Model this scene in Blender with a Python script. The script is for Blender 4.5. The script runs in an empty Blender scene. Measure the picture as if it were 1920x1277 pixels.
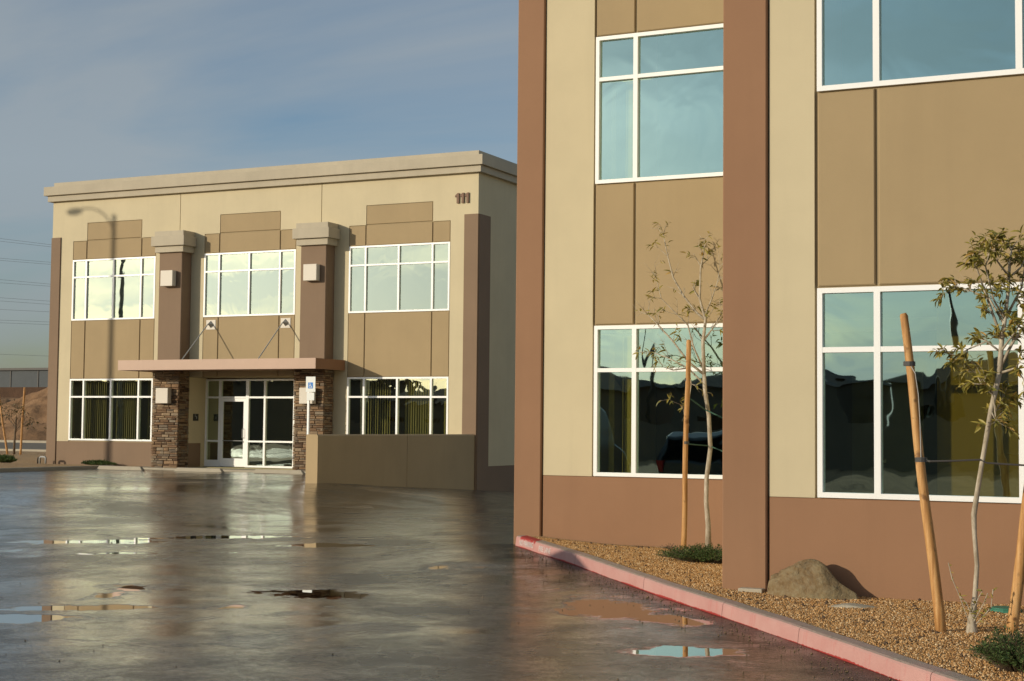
import bpy, math, random
import numpy as np
from mathutils import Vector, Matrix, noise as mnoise
R = math.radians
random.seed(7); np.random.seed(7)
sc = bpy.context.scene
col = sc.collection
V = Vector

# ------------------------------------------------------------------ camera
FPX, YAW, PITCH, ROLL = 2890.8, 25.796, 3.190, 0.5513
cam_d = bpy.data.cameras.new('camera'); cam = bpy.data.objects.new('camera', cam_d); col.objects.link(cam)
cam_d.sensor_width = 36; cam_d.lens = FPX / 1920 * 36; cam_d.clip_start = 0.1; cam_d.clip_end = 5000
y_, p_, r_ = R(YAW), R(PITCH), R(ROLL)
fwd = V((-math.sin(y_) * math.cos(p_), math.cos(y_) * math.cos(p_), math.sin(p_)))
rt = V((math.cos(y_), math.sin(y_), 0)); up = rt.cross(fwd)
rt2 = rt * math.cos(r_) - up * math.sin(r_) * -1
up2 = up * math.cos(r_) - rt * math.sin(r_)
cam.matrix_world = Matrix(((rt2.x, up2.x, -fwd.x, 0), (rt2.y, up2.y, -fwd.y, 0), (rt2.z, up2.z, -fwd.z, 0), (0, 0, 0, 1)))
sc.camera = cam

# ------------------------------------------------------------------ light
SUN_T = V((0.82, 1.0, -0.30)).normalized()          # direction the light travels
sun_el = math.asin(-SUN_T.z); sun_az = math.atan2(-SUN_T.x, -SUN_T.y)
sd = bpy.data.lights.new('sun', 'SUN'); sun = bpy.data.objects.new('sun', sd); col.objects.link(sun)
sd.energy = 3.2; sd.angle = R(0.53); sd.color = (1.0, 0.885, 0.70)
sun.rotation_euler = SUN_T.to_track_quat('-Z', 'Y').to_euler()
sun.location = (-30, -30, 40)
w = bpy.data.worlds.new('World'); sc.world = w; w.use_nodes = True
nt = w.node_tree; N = nt.nodes; L = nt.links; N.clear()
def wn(t, **k):
    n = N.new(t)
    for a, b in k.items(): setattr(n, a, b)
    return n
wo = wn('ShaderNodeOutputWorld'); bg = wn('ShaderNodeBackground'); bg.inputs[1].default_value = 0.115
sky = wn('ShaderNodeTexSky', sky_type='NISHITA', sun_disc=False, sun_elevation=sun_el, sun_rotation=sun_az,
         altitude=600, air_density=1.0, dust_density=1.5, ozone_density=2.0)
tc = wn('ShaderNodeTexCoord'); sep = wn('ShaderNodeSeparateXYZ'); L.new(tc.outputs['Generated'], sep.inputs[0])
# thin high cloud: direction projected on a high plane
mx = wn('ShaderNodeMath', operation='MAXIMUM'); L.new(sep.outputs[2], mx.inputs[0]); mx.inputs[1].default_value = 0.0
ad = wn('ShaderNodeMath', operation='ADD'); L.new(mx.outputs[0], ad.inputs[0]); ad.inputs[1].default_value = 0.16
dx = wn('ShaderNodeMath', operation='DIVIDE'); L.new(sep.outputs[0], dx.inputs[0]); L.new(ad.outputs[0], dx.inputs[1])
dy = wn('ShaderNodeMath', operation='DIVIDE'); L.new(sep.outputs[1], dy.inputs[0]); L.new(ad.outputs[0], dy.inputs[1])
cb = wn('ShaderNodeCombineXYZ'); L.new(dx.outputs[0], cb.inputs[0]); L.new(dy.outputs[0], cb.inputs[1])
mp = wn('ShaderNodeMapping'); mp.inputs['Rotation'].default_value = (0, 0, R(28)); mp.inputs['Scale'].default_value = (0.7, 1.3, 1); L.new(cb.outputs[0], mp.inputs[0])
nz = wn('ShaderNodeTexNoise'); nz.inputs['Scale'].default_value = 0.9; nz.inputs['Detail'].default_value = 7; nz.inputs['Roughness'].default_value = 0.52; nz.inputs['Distortion'].default_value = 0.6
L.new(mp.outputs[0], nz.inputs[0])
cr = wn('ShaderNodeValToRGB'); cr.color_ramp.elements[0].position = 0.33; cr.color_ramp.elements[0].color = (0, 0, 0, 1); cr.color_ramp.elements[1].position = 0.60; cr.color_ramp.elements[1].color = (1, 1, 1, 1)
L.new(nz.outputs[0], cr.inputs[0])
cm = wn('ShaderNodeMath', operation='MULTIPLY'); L.new(cr.outputs[0], cm.inputs[0]); cm.inputs[1].default_value = 0.75
bw = wn('ShaderNodeRGBToBW'); L.new(sky.outputs[0], bw.inputs[0])
cl = wn('ShaderNodeMix', data_type='RGBA', blend_type='MULTIPLY'); cl.inputs[0].default_value = 1
L.new(bw.outputs[0], cl.inputs[6]); cl.inputs[7].default_value = (1.12, 1.16, 1.20, 1)
cl2 = wn('ShaderNodeMix', data_type='RGBA'); cl2.inputs[0].default_value = 0.75; L.new(cl.outputs[2], cl2.inputs[6]); cl2.inputs[7].default_value = (3.1, 3.55, 3.85, 1)
mix = wn('ShaderNodeMix', data_type='RGBA'); L.new(cm.outputs[0], mix.inputs[0]); L.new(sky.outputs[0], mix.inputs[6]); L.new(cl2.outputs[2], mix.inputs[7])
hz = wn('ShaderNodeMapRange'); L.new(sep.outputs[2], hz.inputs[0]); hz.inputs[1].default_value = 0.0; hz.inputs[2].default_value = 0.16; hz.inputs[3].default_value = 0.72; hz.inputs[4].default_value = 1.0
hm = wn('ShaderNodeMix', data_type='RGBA', blend_type='MULTIPLY'); hm.inputs[0].default_value = 1; L.new(mix.outputs[2], hm.inputs[6]); L.new(hz.outputs[0], hm.inputs[7])
L.new(hm.outputs[2], bg.inputs[0]); L.new(bg.outputs[0], wo.inputs[0])
sc.view_settings.view_transform = 'Standard'; sc.view_settings.look = 'None'
sc.view_settings.exposure = 0; sc.view_settings.gamma = 1; sc.view_settings.use_curve_mapping = False
sc.render.engine = 'CYCLES'
sc.cycles.max_bounces = 8; sc.cycles.transparent_max_bounces = 12
sc.cycles.caustics_reflective = True; sc.cycles.blur_glossy = 0.6

# ------------------------------------------------------------------ materials
def srgb(r, g, b):
    f = lambda c: (c / 12.92 if c <= .04045 else ((c + .055) / 1.055) ** 2.4)
    return (f(r / 255), f(g / 255), f(b / 255), 1)
class MT:
    def __init__(s, name):
        s.m = bpy.data.materials.new(name); s.m.use_nodes = True; s.t = s.m.node_tree
        s.N = s.t.nodes; s.L = s.t.links; s.N.clear()
        s.out = s.N.new('ShaderNodeOutputMaterial'); s.b = s.N.new('ShaderNodeBsdfPrincipled'); s.L.new(s.b.outputs[0], s.out.inputs[0])
        s.tc = s.N.new('ShaderNodeTexCoord')
    def n(s, t, **k):
        n = s.N.new(t)
        for a, b in k.items(): setattr(n, a, b)
        return n
    def noise(s, scale, detail=4, rough=.55, vec=None, dist=0, mapscale=None):
        n = s.n('ShaderNodeTexNoise'); n.inputs['Scale'].default_value = scale; n.inputs['Detail'].default_value = detail
        n.inputs['Roughness'].default_value = rough; n.inputs['Distortion'].default_value = dist
        v = vec if vec is not None else s.tc.outputs['Object']
        if mapscale:
            m = s.n('ShaderNodeMapping'); m.inputs['Scale'].default_value = mapscale; s.L.new(v, m.inputs[0]); v = m.outputs[0]
        s.L.new(v, n.inputs[0]); return n.outputs[0]
    def ramp(s, fac, stops):
        r = s.n('ShaderNodeValToRGB'); e = r.color_ramp.elements
        e[0].position, e[0].color = stops[0][0], stops[0][1]; e[1].position, e[1].color = stops[-1][0], stops[-1][1]
        for p, c in stops[1:-1]:
            q = e.new(p); q.color = c
        s.L.new(fac, r.inputs[0]); return r.outputs[0]
    def math(s, op, a, b=None, c=None, clamp=False):
        m = s.n('ShaderNodeMath', operation=op); m.use_clamp = clamp
        for i, x in enumerate((a, b, c)):
            if x is None: continue
            if isinstance(x, (int, float)): m.inputs[i].default_value = x
            else: s.L.new(x, m.inputs[i])
        return m.outputs[0]
    def mixc(s, f, a, b, bt='MIX'):
        m = s.n('ShaderNodeMix', data_type='RGBA', blend_type=bt)
        for i, x in ((0, f), (6, a), (7, b)):
            if isinstance(x, (int, float)): m.inputs[i].default_value = x
            elif isinstance(x, tuple): m.inputs[i].default_value = x
            else: s.L.new(x, m.inputs[i])
        return m.outputs[2]
    def bump(s, h, dist, strength=1, prev=None):
        b = s.n('ShaderNodeBump'); b.inputs['Distance'].default_value = dist; b.inputs['Strength'].default_value = strength
        s.L.new(h, b.inputs['Height'])
        if prev is not None: s.L.new(prev, b.inputs['Normal'])
        return b.outputs[0]
    def set(s, color=None, rough=None, normal=None, metal=None, spec=None):
        for k, x in (('Base Color', color), ('Roughness', rough), ('Normal', normal), ('Metallic', metal), ('Specular IOR Level', spec)):
            if x is None: continue
            if isinstance(x, (int, float, tuple)): s.b.inputs[k].default_value = x
            else: s.L.new(x, s.b.inputs[k])
        return s.m
def g(v): return (v, v, v, 1)
def mulc(c, k): return (c[0] * k, c[1] * k, c[2] * k, 1)
def paint(name, c, var=.07, rough=.75, bump=.0015, scale=60, spec=.3):
    m = MT(name); big = m.noise(.7, 6, .6); st = m.noise(1.0, 5, .6, mapscale=(3.5, 3.5, .35))
    a = m.mixc(m.ramp(big, [(.3, g(0)), (.7, g(1))]), mulc(c, 1 - var), mulc(c, 1 + var * .6))
    a = m.mixc(m.math('MULTIPLY', m.ramp(st, [(.5, g(0)), (.75, g(1))]), .35), a, mulc(c, 1 - var * 1.8))
    fine = m.noise(scale, 3, .6); wob = m.noise(1.3, 2, .5)
    nb = m.bump(wob, .010, .6); nb = m.bump(fine, bump, .7, nb)
    return m.set(a, rough, nb, spec=spec)
CREAM = (.60, .515, .335, 1); TAN = (.385, .285, .155, 1); BROWN = (.275, .160, .098, 1); BROWNP = (.36, .195, .115, 1)
M = {}
M['cream'] = paint('cream_paint', CREAM); M['tan'] = paint('tan_paint', TAN)
M['brown'] = paint('brown_paint', (.235, .158, .100, 1)); M['rose'] = paint('rose_brown_paint', (.300, .162, .088, 1))
M['foam'] = paint('cornice_foam', (.50, .44, .33, 1), .1, .9, .004, 40)
M['backing'] = paint('joint_paint', (.36, .28, .16, 1), .1)
M['trim'] = paint('canopy_metal', (.47, .30, .205, 1), .05, .5, .0005, 30, .5)
M['white'] = paint('white_aluminium', (.93, .93, .90, 1), .02, .35, .0002, 30, .5)
M['fixture'] = paint('fixture_metal', (.66, .60, .50, 1), .03, .5, .0003, 50, .4)
M['numeral'] = paint('numeral_metal', (.20, .115, .07, 1), .05, .6, .0005)
M['concrete'] = paint('concrete', (.42, .37, .28, 1), .14, .85, .004, 45)
M['dark'] = paint('dark_metal', (.05, .045, .04, 1), .1, .5)
M['grey'] = paint('grey_metal', (.35, .35, .33, 1), .1, .45, .0004, 40, .6)
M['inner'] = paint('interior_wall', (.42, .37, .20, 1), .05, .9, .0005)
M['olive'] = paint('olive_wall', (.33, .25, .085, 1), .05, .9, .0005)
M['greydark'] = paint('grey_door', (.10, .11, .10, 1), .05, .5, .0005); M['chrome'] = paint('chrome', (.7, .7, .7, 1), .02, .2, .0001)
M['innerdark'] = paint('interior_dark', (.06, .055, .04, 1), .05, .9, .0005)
M['blind'] = paint('blind_fabric', (.40, .37, .20, 1), .05, .9, .0005)
M['roofing'] = paint('roofing', (.25, .24, .22, 1), .1, .9)
M['signwhite'] = paint('sign_white', (.78, .80, .76, 1), .03, .5, .0001); M['signblue'] = paint('sign_blue', (.02, .20, .62, 1), .03, .5, .0001)
M['textwhite'] = paint('letter_white', (.80, .72, .68, 1), .25, .7, .0005, 90)
M['tyre'] = paint('tyre_rubber', (.02, .02, .02, 1), .1, .8)
M['valve'] = paint('green_plastic', (.05, .20, .13, 1), .1, .6)
M['strap'] = paint('green_strap', (.05, .12, .08, 1), .1, .6)
M['wire'] = paint('tie_wire', (.08, .075, .07, 1), .1, .5)
M['cable'] = paint('power_cable', (.10, .11, .12, 1), .1, .5)

def glass(name, refl=(.66, .97, .95, 1), trans=(.88, .88, .45, 1), base=.46, wave=.0035):
    m = MT(name); m.N.remove(m.b)
    oi = m.n('ShaderNodeObjectInfo'); off = m.n('ShaderNodeVectorMath', operation='SCALE'); cmb = m.n('ShaderNodeCombineXYZ')
    m.L.new(oi.outputs['Random'], cmb.inputs[0]); m.L.new(oi.outputs['Random'], cmb.inputs[2])
    m.L.new(cmb.outputs[0], off.inputs[0]); off.inputs['Scale'].default_value = 37
    va = m.n('ShaderNodeVectorMath', operation='ADD'); m.L.new(m.tc.outputs['Object'], va.inputs[0]); m.L.new(off.outputs[0], va.inputs[1])
    h = m.noise(.9, 2.0, .45, vec=va.outputs[0], dist=1.2); nb = m.bump(h, wave, 1)
    gl = m.n('ShaderNodeBsdfGlossy'); gl.inputs['Color'].default_value = refl; gl.inputs['Roughness'].default_value = .012; m.L.new(nb, gl.inputs['Normal'])
    tr = m.n('ShaderNodeBsdfTransparent'); tr.inputs[0].default_value = trans
    fr = m.n('ShaderNodeFresnel'); fr.inputs[0].default_value = 1.45
    f = m.math('MULTIPLY_ADD', fr.outputs[0], 1 - base, base, True)
    mxs = m.n('ShaderNodeMixShader'); m.L.new(f, mxs.inputs[0]); m.L.new(tr.outputs[0], mxs.inputs[1]); m.L.new(gl.outputs[0], mxs.inputs[2])
    ge = m.n('ShaderNodeNewGeometry'); cle = m.n('ShaderNodeBsdfTransparent'); m2 = m.n('ShaderNodeMixShader')
    m.L.new(ge.outputs['Backfacing'], m2.inputs[0]); m.L.new(mxs.outputs[0], m2.inputs[1]); m.L.new(cle.outputs[0], m2.inputs[2])
    m.L.new(m2.outputs[0], m.out.inputs[0]); return m.m
M['glass'] = glass('window_glass'); M['glass2'] = glass('far_window_glass', (.80, .96, .86, 1), (.88, .88, .58, 1), .42, .0022); M['carglass'] = glass('car_glass', (.8, .85, .9, 1), (.08, .09, .09, 1), .1, .001)

def asphalt():
    m = MT('wet_asphalt'); P = m.tc.outputs['Object']; sp = m.n('ShaderNodeSeparateXYZ'); m.L.new(P, sp.inputs[0]); X, Y = sp.outputs[0], sp.outputs[1]
    warp = m.noise(.9, 5, .6); warp2 = m.noise(4.0, 4, .6)
    w1 = m.math('ADD', m.math('MULTIPLY', m.math('SUBTRACT', warp, .5), 4.0), m.math('MULTIPLY', m.math('SUBTRACT', warp2, .5), 1.6))
    def ell(cx, cy, rx, ry, rot):
        c, s = math.cos(R(rot)), math.sin(R(rot))
        dx_ = m.math('SUBTRACT', X, cx); dy_ = m.math('SUBTRACT', Y, cy)
        u = m.math('DIVIDE', m.math('ADD', m.math('MULTIPLY', dx_, c), m.math('MULTIPLY', dy_, s)), rx)
        v = m.math('DIVIDE', m.math('ADD', m.math('MULTIPLY', dx_, -s), m.math('MULTIPLY', dy_, c)), ry)
        d = m.math('SQRT', m.math('ADD', m.math('MULTIPLY', u, u), m.math('MULTIPLY', v, v)))
        return m.math('SUBTRACT', 1, m.math('ADD', d, w1))
    el = [(-10.14, 11.93, 1.15, 0.25, 38), (-11.00, 13.30, 0.34, 0.85, 20), (-15.87, 18.27, 1.49, 0.43, 40), (-14.99, 20.04, 1.22, 0.34, 42), (-13.83, 17.20, 1.08, 0.31, 38), (-5.90, 14.35, 1.25, 0.52, -48), (-4.15, 11.90, 0.55, 0.25, 25), (-12.59, 19.68, 0.94, 0.34, 38), (-8.93, 14.01, 0.68, 0.34, 35), (-10.26, 10.82, 0.68, 0.31, 42)]
    acc = None
    for e in el:
        x = ell(*e); acc = x if acc is None else m.math('MAXIMUM', acc, x)
    sheet = m.noise(.42, 6, .62, mapscale=(1, 1.15, 1), dist=.7)
    acc = m.math('MAXIMUM', acc, m.math('MULTIPLY', m.math('SUBTRACT', sheet, .612), 2.2))
    pud = m.math('MULTIPLY', m.math('ADD', m.math('ADD', acc, .05), m.math('MULTIPLY', m.math('SUBTRACT', m.noise(22, 4, .7), .5), .35)), 4.0, clamp=True)
    # broad wetness
    big = m.noise(.33, 5, .62, dist=.5); med = m.noise(1.7, 5, .65)
    fine = m.noise(85, 3, .7); fine2 = m.noise(28, 4, .7)
    wet = m.math('ADD', m.math('MULTIPLY', big, .75), m.math('MULTIPLY', med, .30))
    rgh = m.n('ShaderNodeMapRange'); m.L.new(wet, rgh.inputs[0]); rgh.inputs[1].default_value = .38; rgh.inputs[2].default_value = .68; rgh.inputs[3].default_value = .04; rgh.inputs[4].default_value = .18
    rough = m.math('MULTIPLY_ADD', m.math('SUBTRACT', 1, pud), rgh.outputs[0], .004)
    # tar seam line of the swale
    s = m.math('ADD', m.math('MULTIPLY', m.math('ADD', X, 18.5), -.88), m.math('MULTIPLY', m.math('SUBTRACT', Y, 20.4), .476))
    s = m.math('ADD', s, m.math('MULTIPLY', m.math('SUBTRACT', med, .5), .5))
    seam = m.math('SUBTRACT', 1, m.math('MULTIPLY', m.math('ABSOLUTE', s), 9), clamp=True)
    base = m.mixc(m.ramp(fine, [(.35, g(0)), (.7, g(1))]), (.003, .003, .002, 1), (.050, .045, .034, 1))
    base = m.mixc(m.ramp(big, [(.4, g(0)), (.65, g(1))]), base, m.mixc(fine2, (.010, .009, .007, 1), (.055, .048, .036, 1)))
    base = m.mixc(m.math('MULTIPLY', seam, .8), base, (.006, .006, .006, 1))
    base = m.mixc(pud, base, (.012, .010, .008, 1))
    dry = m.math('SUBTRACT', 1, pud)
    amp = m.math('MULTIPLY', dry, m.math('MULTIPLY_ADD', m.ramp(wet, [(.42, g(0)), (.62, g(1))]),   .80, .16))
    gh = m.math('MULTIPLY', fine, amp)
    und = m.noise(.8, 4, .55, mapscale=(1, 1, 1)); nb = m.bump(m.math('MULTIPLY', und, dry), .013, .6); nb = m.bump(m.math('MULTIPLY', med, dry), .0045, .6, nb); nb = m.bump(m.math('MULTIPLY', fine2, amp), .0085, .8, nb); nb = m.bump(gh, .0016, .9, nb)
    m.b.inputs['IOR'].default_value = 1.45
    # water film on top of the aggregate
    mot = m.noise(2.6, 12, .80, dist=.3); kd = m.n('ShaderNodeAttribute', attribute_name='kerb_distance').outputs['Fac']
    lm = m.ramp(m.math('ADD', m.math('MULTIPLY', mot, .55), m.math('MULTIPLY', big, .45)), [(.475, g(0)), (.545, g(1))])
    strip = m.ramp(m.math('ADD', kd, m.math('MULTIPLY', m.math('SUBTRACT', warp, .5), 2.4)), [(.35, g(1)), (1.1, g(0))])
    dryp = m.math('MAXIMUM', m.math('MULTIPLY', lm, .50), m.math('MULTIPLY', strip, .9))
    grain = m.ramp(m.noise(70, 2, .6), [(.40, g(.5)), (.54, g(1))])
    cw = m.math('SUBTRACT', 1, m.math('MULTIPLY', dryp, dry)); grain = m.math('MULTIPLY', grain, m.ramp(m.noise(17, 7, .8), [(.42, g(.62)), (.56, g(1))])); gm_ = m.math('MULTIPLY_ADD', m.math('SUBTRACT', grain, 1), dry, 1)
    cw = m.math('MULTIPLY', m.math('MULTIPLY', cw, gm_), m.math('SUBTRACT', 1, m.math('MULTIPLY', seam, .85))); m.L.new(cw, m.b.inputs['Coat Weight']); m.L.new(m.math('MULTIPLY', rough, .75), m.b.inputs['Coat Roughness'])
    m.b.inputs['Coat IOR'].default_value = 1.65; m.L.new(nb, m.b.inputs['Coat Normal'])
    return m.set(base, m.math('MULTIPLY_ADD', dry, .13, rough), nb, spec=m.math('MULTIPLY', cw, .5))
M['asphalt'] = asphalt()
def gravel_mat(name, dark=1.0):
    m = MT(name); v = m.n('ShaderNodeTexVoronoi'); v.inputs['Scale'].default_value = 48; m.L.new(m.tc.outputs['Object'], v.inputs[0])
    sx = m.n('ShaderNodeSeparateXYZ'); m.L.new(v.outputs['Color'], sx.inputs[0])
    c = m.ramp(sx.outputs[0], [(0, (.16 * dark, .085 * dark, .035 * dark, 1)), (.45, (.40 * dark, .245 * dark, .11 * dark, 1)), (.8, (.56 * dark, .38 * dark, .19 * dark, 1)), (1, (.66 * dark, .55 * dark, .40 * dark, 1))])
    c = m.mixc(m.ramp(m.noise(2.2, 4), [(.35, g(0)), (.7, g(1))]), mulc((.62, .58, .52, 1), 1), (1, 1, 1, 1)) if False else c
    bg_ = m.ramp(m.noise(1.5, 5), [(.3, g(.72)), (.65, g(1.05))]); c = m.mixc(1, c, bg_, 'MULTIPLY')
    nb = m.bump(v.outputs['Distance'], .02, 1)
    return m.set(c, .85, nb, spec=.25)
M['gravel'] = gravel_mat('tan_gravel', 1.15)
def pebble_mat():
    m = MT('pebbles'); gi = m.n('ShaderNodeNewGeometry')
    c = m.ramp(gi.outputs['Random Per Island'], [(0, (.20, .09, .03, 1)), (.3, (.46, .24, .08, 1)), (.75, (.64, .37, .145, 1)), (1, (.78, .60, .36, 1))])
    return m.set(c, .7, None, spec=.35)
M['pebble'] = pebble_mat()
M['pebble_dull'] = paint('wet_pebble', (.22, .15, .08, 1), .3, .6)
def dirt_mat(name, a, b, sc_=.6):
    m = MT(name); c = m.mixc(m.ramp(m.noise(sc_, 8, .65), [(.35, g(0)), (.65, g(1))]), a, b)
    return m.set(c, .95, m.bump(m.noise(sc_ * 6, 8, .7), .15, .8), spec=.1)
M['dirt'] = dirt_mat('desert_dirt', (.22, .14, .08, 1), (.36, .23, .13, 1), .5); M['mound'] = dirt_mat('mound_dirt', (.20, .115, .06, 1), (.36, .215, .115, 1), .35)
M['berm'] = dirt_mat('berm_dirt', (.07, .045, .03, 1), (.12, .07, .045, 1), .3)
M['road'] = paint('dry_road', (.23, .20, .155, 1), .1, 1.0, spec=.05)
def kerb_mat():
    m = MT('red_kerb_paint'); P = m.tc.outputs['Object']; sp = m.n('ShaderNodeSeparateXYZ'); m.L.new(P, sp.inputs[0])
    ge = m.n('ShaderNodeNewGeometry'); sn = m.n('ShaderNodeSeparateXYZ'); m.L.new(ge.outputs['Normal'], sn.inputs[0])
    n1 = m.noise(2.2, 6, .65); n2 = m.noise(30, 4, .7); n3 = m.noise(.8, 3); dr = m.noise(14, 4, .7, mapscale=(1, 1, .06))
    pink = m.mixc(m.ramp(n1, [(.3, g(0)), (.7, g(1))]), (.50, .245, .215, 1), (.56, .32, .28, 1))
    pink = m.mixc(m.math('MULTIPLY', m.ramp(dr, [(.56, g(0)), (.66, g(1))]), .45), pink, (.52, .19, .17, 1))
    grey = m.mixc(m.ramp(n2, [(.35, g(0)), (.65, g(1))]), (.26, .20, .16, 1), (.40, .32, .26, 1))
    grey = m.mixc(m.ramp(n1, [(.45, g(0)), (.6, g(.7))]), grey, (.42, .27, .235, 1))
    top = m.math('MULTIPLY_ADD', sn.outputs[2], 3.0, -1.4, True)
    c = m.mixc(top, pink, grey)
    # the fresh red left along the gutter and in patches
    ag = m.n('ShaderNodeAttribute', attribute_name='above_gutter').outputs['Fac']; zz = m.math('ADD', ag, m.math('MULTIPLY', m.math('SUBTRACT', n2, .5), .03))
    zz = m.math('ADD', zz, m.math('MULTIPLY', m.math('SUBTRACT', n3, .5), .05))
    low = m.math('LESS_THAN', zz, .004)
    patch = m.math('MULTIPLY', m.math('GREATER_THAN', n1, .67), m.math('GREATER_THAN', sp.outputs[0], -3.0))
    start = m.math('MULTIPLY', m.math('LESS_THAN', m.math('ADD', sp.outputs[0], m.math('MULTIPLY', n1, .35)), -8.62), m.math('GREATER_THAN', m.math('ADD', ag, m.math('MULTIPLY', dr, .16)), .185))
    start = m.math('MULTIPLY', start, m.math('GREATER_THAN', m.math('ADD', sp.outputs[0], m.math('MULTIPLY', n2, .1)), -9.18))
    red = m.math('MAXIMUM', m.math('MAXIMUM', low, patch), start)
    c = m.mixc(red, c, (.36, .035, .028, 1))
    nb = m.bump(n2, .004, .7)
    return m.set(c, .7, nb, spec=.35)
M['kerb'] = kerb_mat()
def stone_mat():
    m = MT('ledger_stone'); oi = m.n('ShaderNodeObjectInfo'); 
    c = m.ramp(oi.outputs['Random'], [(0, (.13, .085, .055, 1)), (.25, (.27, .165, .095, 1)), (.45, (.36, .235, .135, 1)), (.6, (.20, .16, .12, 1)), (.8, (.42, .29, .17, 1)), (1, (.30, .25, .185, 1))])
    n = m.noise(14, 5, .65); c = m.mixc(m.ramp(n, [(.35, g(0)), (.7, g(1))]), m.mixc(1, c, g(.7), 'MULTIPLY'), c)
    return m.set(c, .9, m.bump(n, .012, .9), spec=.2)
M['stone'] = stone_mat()
def rock_mat():
    m = MT('boulder_rock'); n = m.noise(3.2, 7, .65, dist=.4); n2 = m.noise(22, 6, .7); cr_ = m.n('ShaderNodeTexVoronoi', feature='DISTANCE_TO_EDGE'); cr_.inputs['Scale'].default_value = 1.0
    wv = m.n('ShaderNodeVectorMath', operation='ADD'); m.L.new(m.tc.outputs['Object'], wv.inputs[0]); nv = m.n('ShaderNodeTexNoise'); nv.inputs['Scale'].default_value = 5; nv.inputs['Detail'].default_value = 6; m.L.new(nv.outputs[1], wv.inputs[1]); m.L.new(wv.outputs[0], cr_.inputs[0])
    c = m.ramp(n, [(.25, (.10, .060, .028, 1)), (.42, (.20, .130, .062, 1)), (.6, (.25, .19, .10, 1)), (.8, (.34, .26, .14, 1))])
    crack = m.math('LESS_THAN', m.math('ADD', cr_.outputs[0], m.math('MULTIPLY', n2, .03)), .022); c = m.mixc(m.math('MULTIPLY', crack, .7), c, (.05, .04, .025, 1))
    c = m.mixc(m.ramp(n2, [(.4, g(0)), (.75, g(.4))]), c, (.42, .38, .26, 1))
    nb = m.bump(n, .06, .8); nb = m.bump(n2, .012, .8, nb); return m.set(c, .9, nb, spec=.2)
M['rock'] = rock_mat()
def wood_mat():
    m = MT('peeled_pine_pole'); n = m.noise(1.0, 6, .7, mapscale=(22, 22, 1.6)); n2 = m.noise(5, 4, .6)
    c = m.ramp(n, [(.3, (.24, .10, .03, 1)), (.46, (.46, .23, .075, 1)), (.56, (.56, .31, .115, 1)), (.7, (.66, .42, .19, 1))]); c = m.mixc(m.ramp(n2, [(.60, g(0)), (.66, g(.8))]), c, (.17, .08, .03, 1)); kn = m.n('ShaderNodeTexVoronoi'); kn.inputs['Scale'].default_value = 5.5; m.L.new(m.tc.outputs['Object'], kn.inputs[0]); c = m.mixc(m.ramp(kn.outputs['Distance'], [(.05, g(.85)), (.13, g(0))]), c, (.10, .045, .02, 1))
    return m.set(c, .65, m.bump(n, .006, .7), spec=.35)
M['wood'] = wood_mat()
def bark_mat(name, a, b):
    m = MT(name); n = m.noise(20, 5, .65, mapscale=(1, 1, .35)); return m.set(m.mixc(m.ramp(n, [(.35, g(0)), (.65, g(1))]), a, b), .85, m.bump(n, .004, .7), spec=.2)
M['bark'] = bark_mat('pale_bark', (.30, .245, .17, 1), (.56, .49, .38, 1)); M['bark2'] = bark_mat('dark_bark', (.10, .07, .045, 1), (.20, .15, .10, 1))
def leaf_mat(name, a, b, rim, tr=.25):
    m = MT(name); oi = m.n('ShaderNodeObjectInfo'); gi = m.n('ShaderNodeNewGeometry')
    r = m.math('FRACT', m.math('ADD', oi.outputs['Random'], gi.outputs['Random Per Island']))
    c = m.ramp(r, [(0, a), (.6, b), (.85, mulc(b, 1.3)), (1, rim)])
    m.set(c, .5, None, spec=.4); tl = m.n('ShaderNodeBsdfTranslucent'); m.L.new(c, tl.inputs[0]); mxs = m.n('ShaderNodeMixShader'); mxs.inputs[0].default_value = tr
    m.L.new(m.b.outputs[0], mxs.inputs[1]); m.L.new(tl.outputs[0], mxs.inputs[2]); m.L.new(mxs.outputs[0], m.out.inputs[0]); return m.m
M['leaf'] = leaf_mat('olive_leaf', (.16, .16, .030, 1), (.33, .27, .055, 1), (.46, .28, .07, 1))
M['leaf2'] = leaf_mat('green_shrub_leaf', (.045, .085, .020, 1), (.095, .145, .040, 1), (.19, .18, .07, 1))
M['leaf3'] = leaf_mat('far_leaf', (.06, .055, .02, 1), (.12, .09, .035, 1), (.2, .12, .05, 1))
def car_mat():
    m = MT('car_paint'); m.b.inputs['Coat Weight'].default_value = .4; m.b.inputs['Coat Roughness'].default_value = .05
    return m.set((.012, .013, .015, 1), .3, None, spec=.5)
M['car'] = car_mat(); M['tail'] = paint('tail_lamp_red', (.35, .02, .02, 1), .05, .2, .0001)
M['warehouse'] = paint('warehouse_panel', (.075, .085, .09, 1), .1, .7)
M['housewall'] = paint('house_stucco', (.16, .12, .085, 1), .1, .9); M['houseroof'] = paint('house_roof', (.07, .05, .04, 1), .1, .9)

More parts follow.
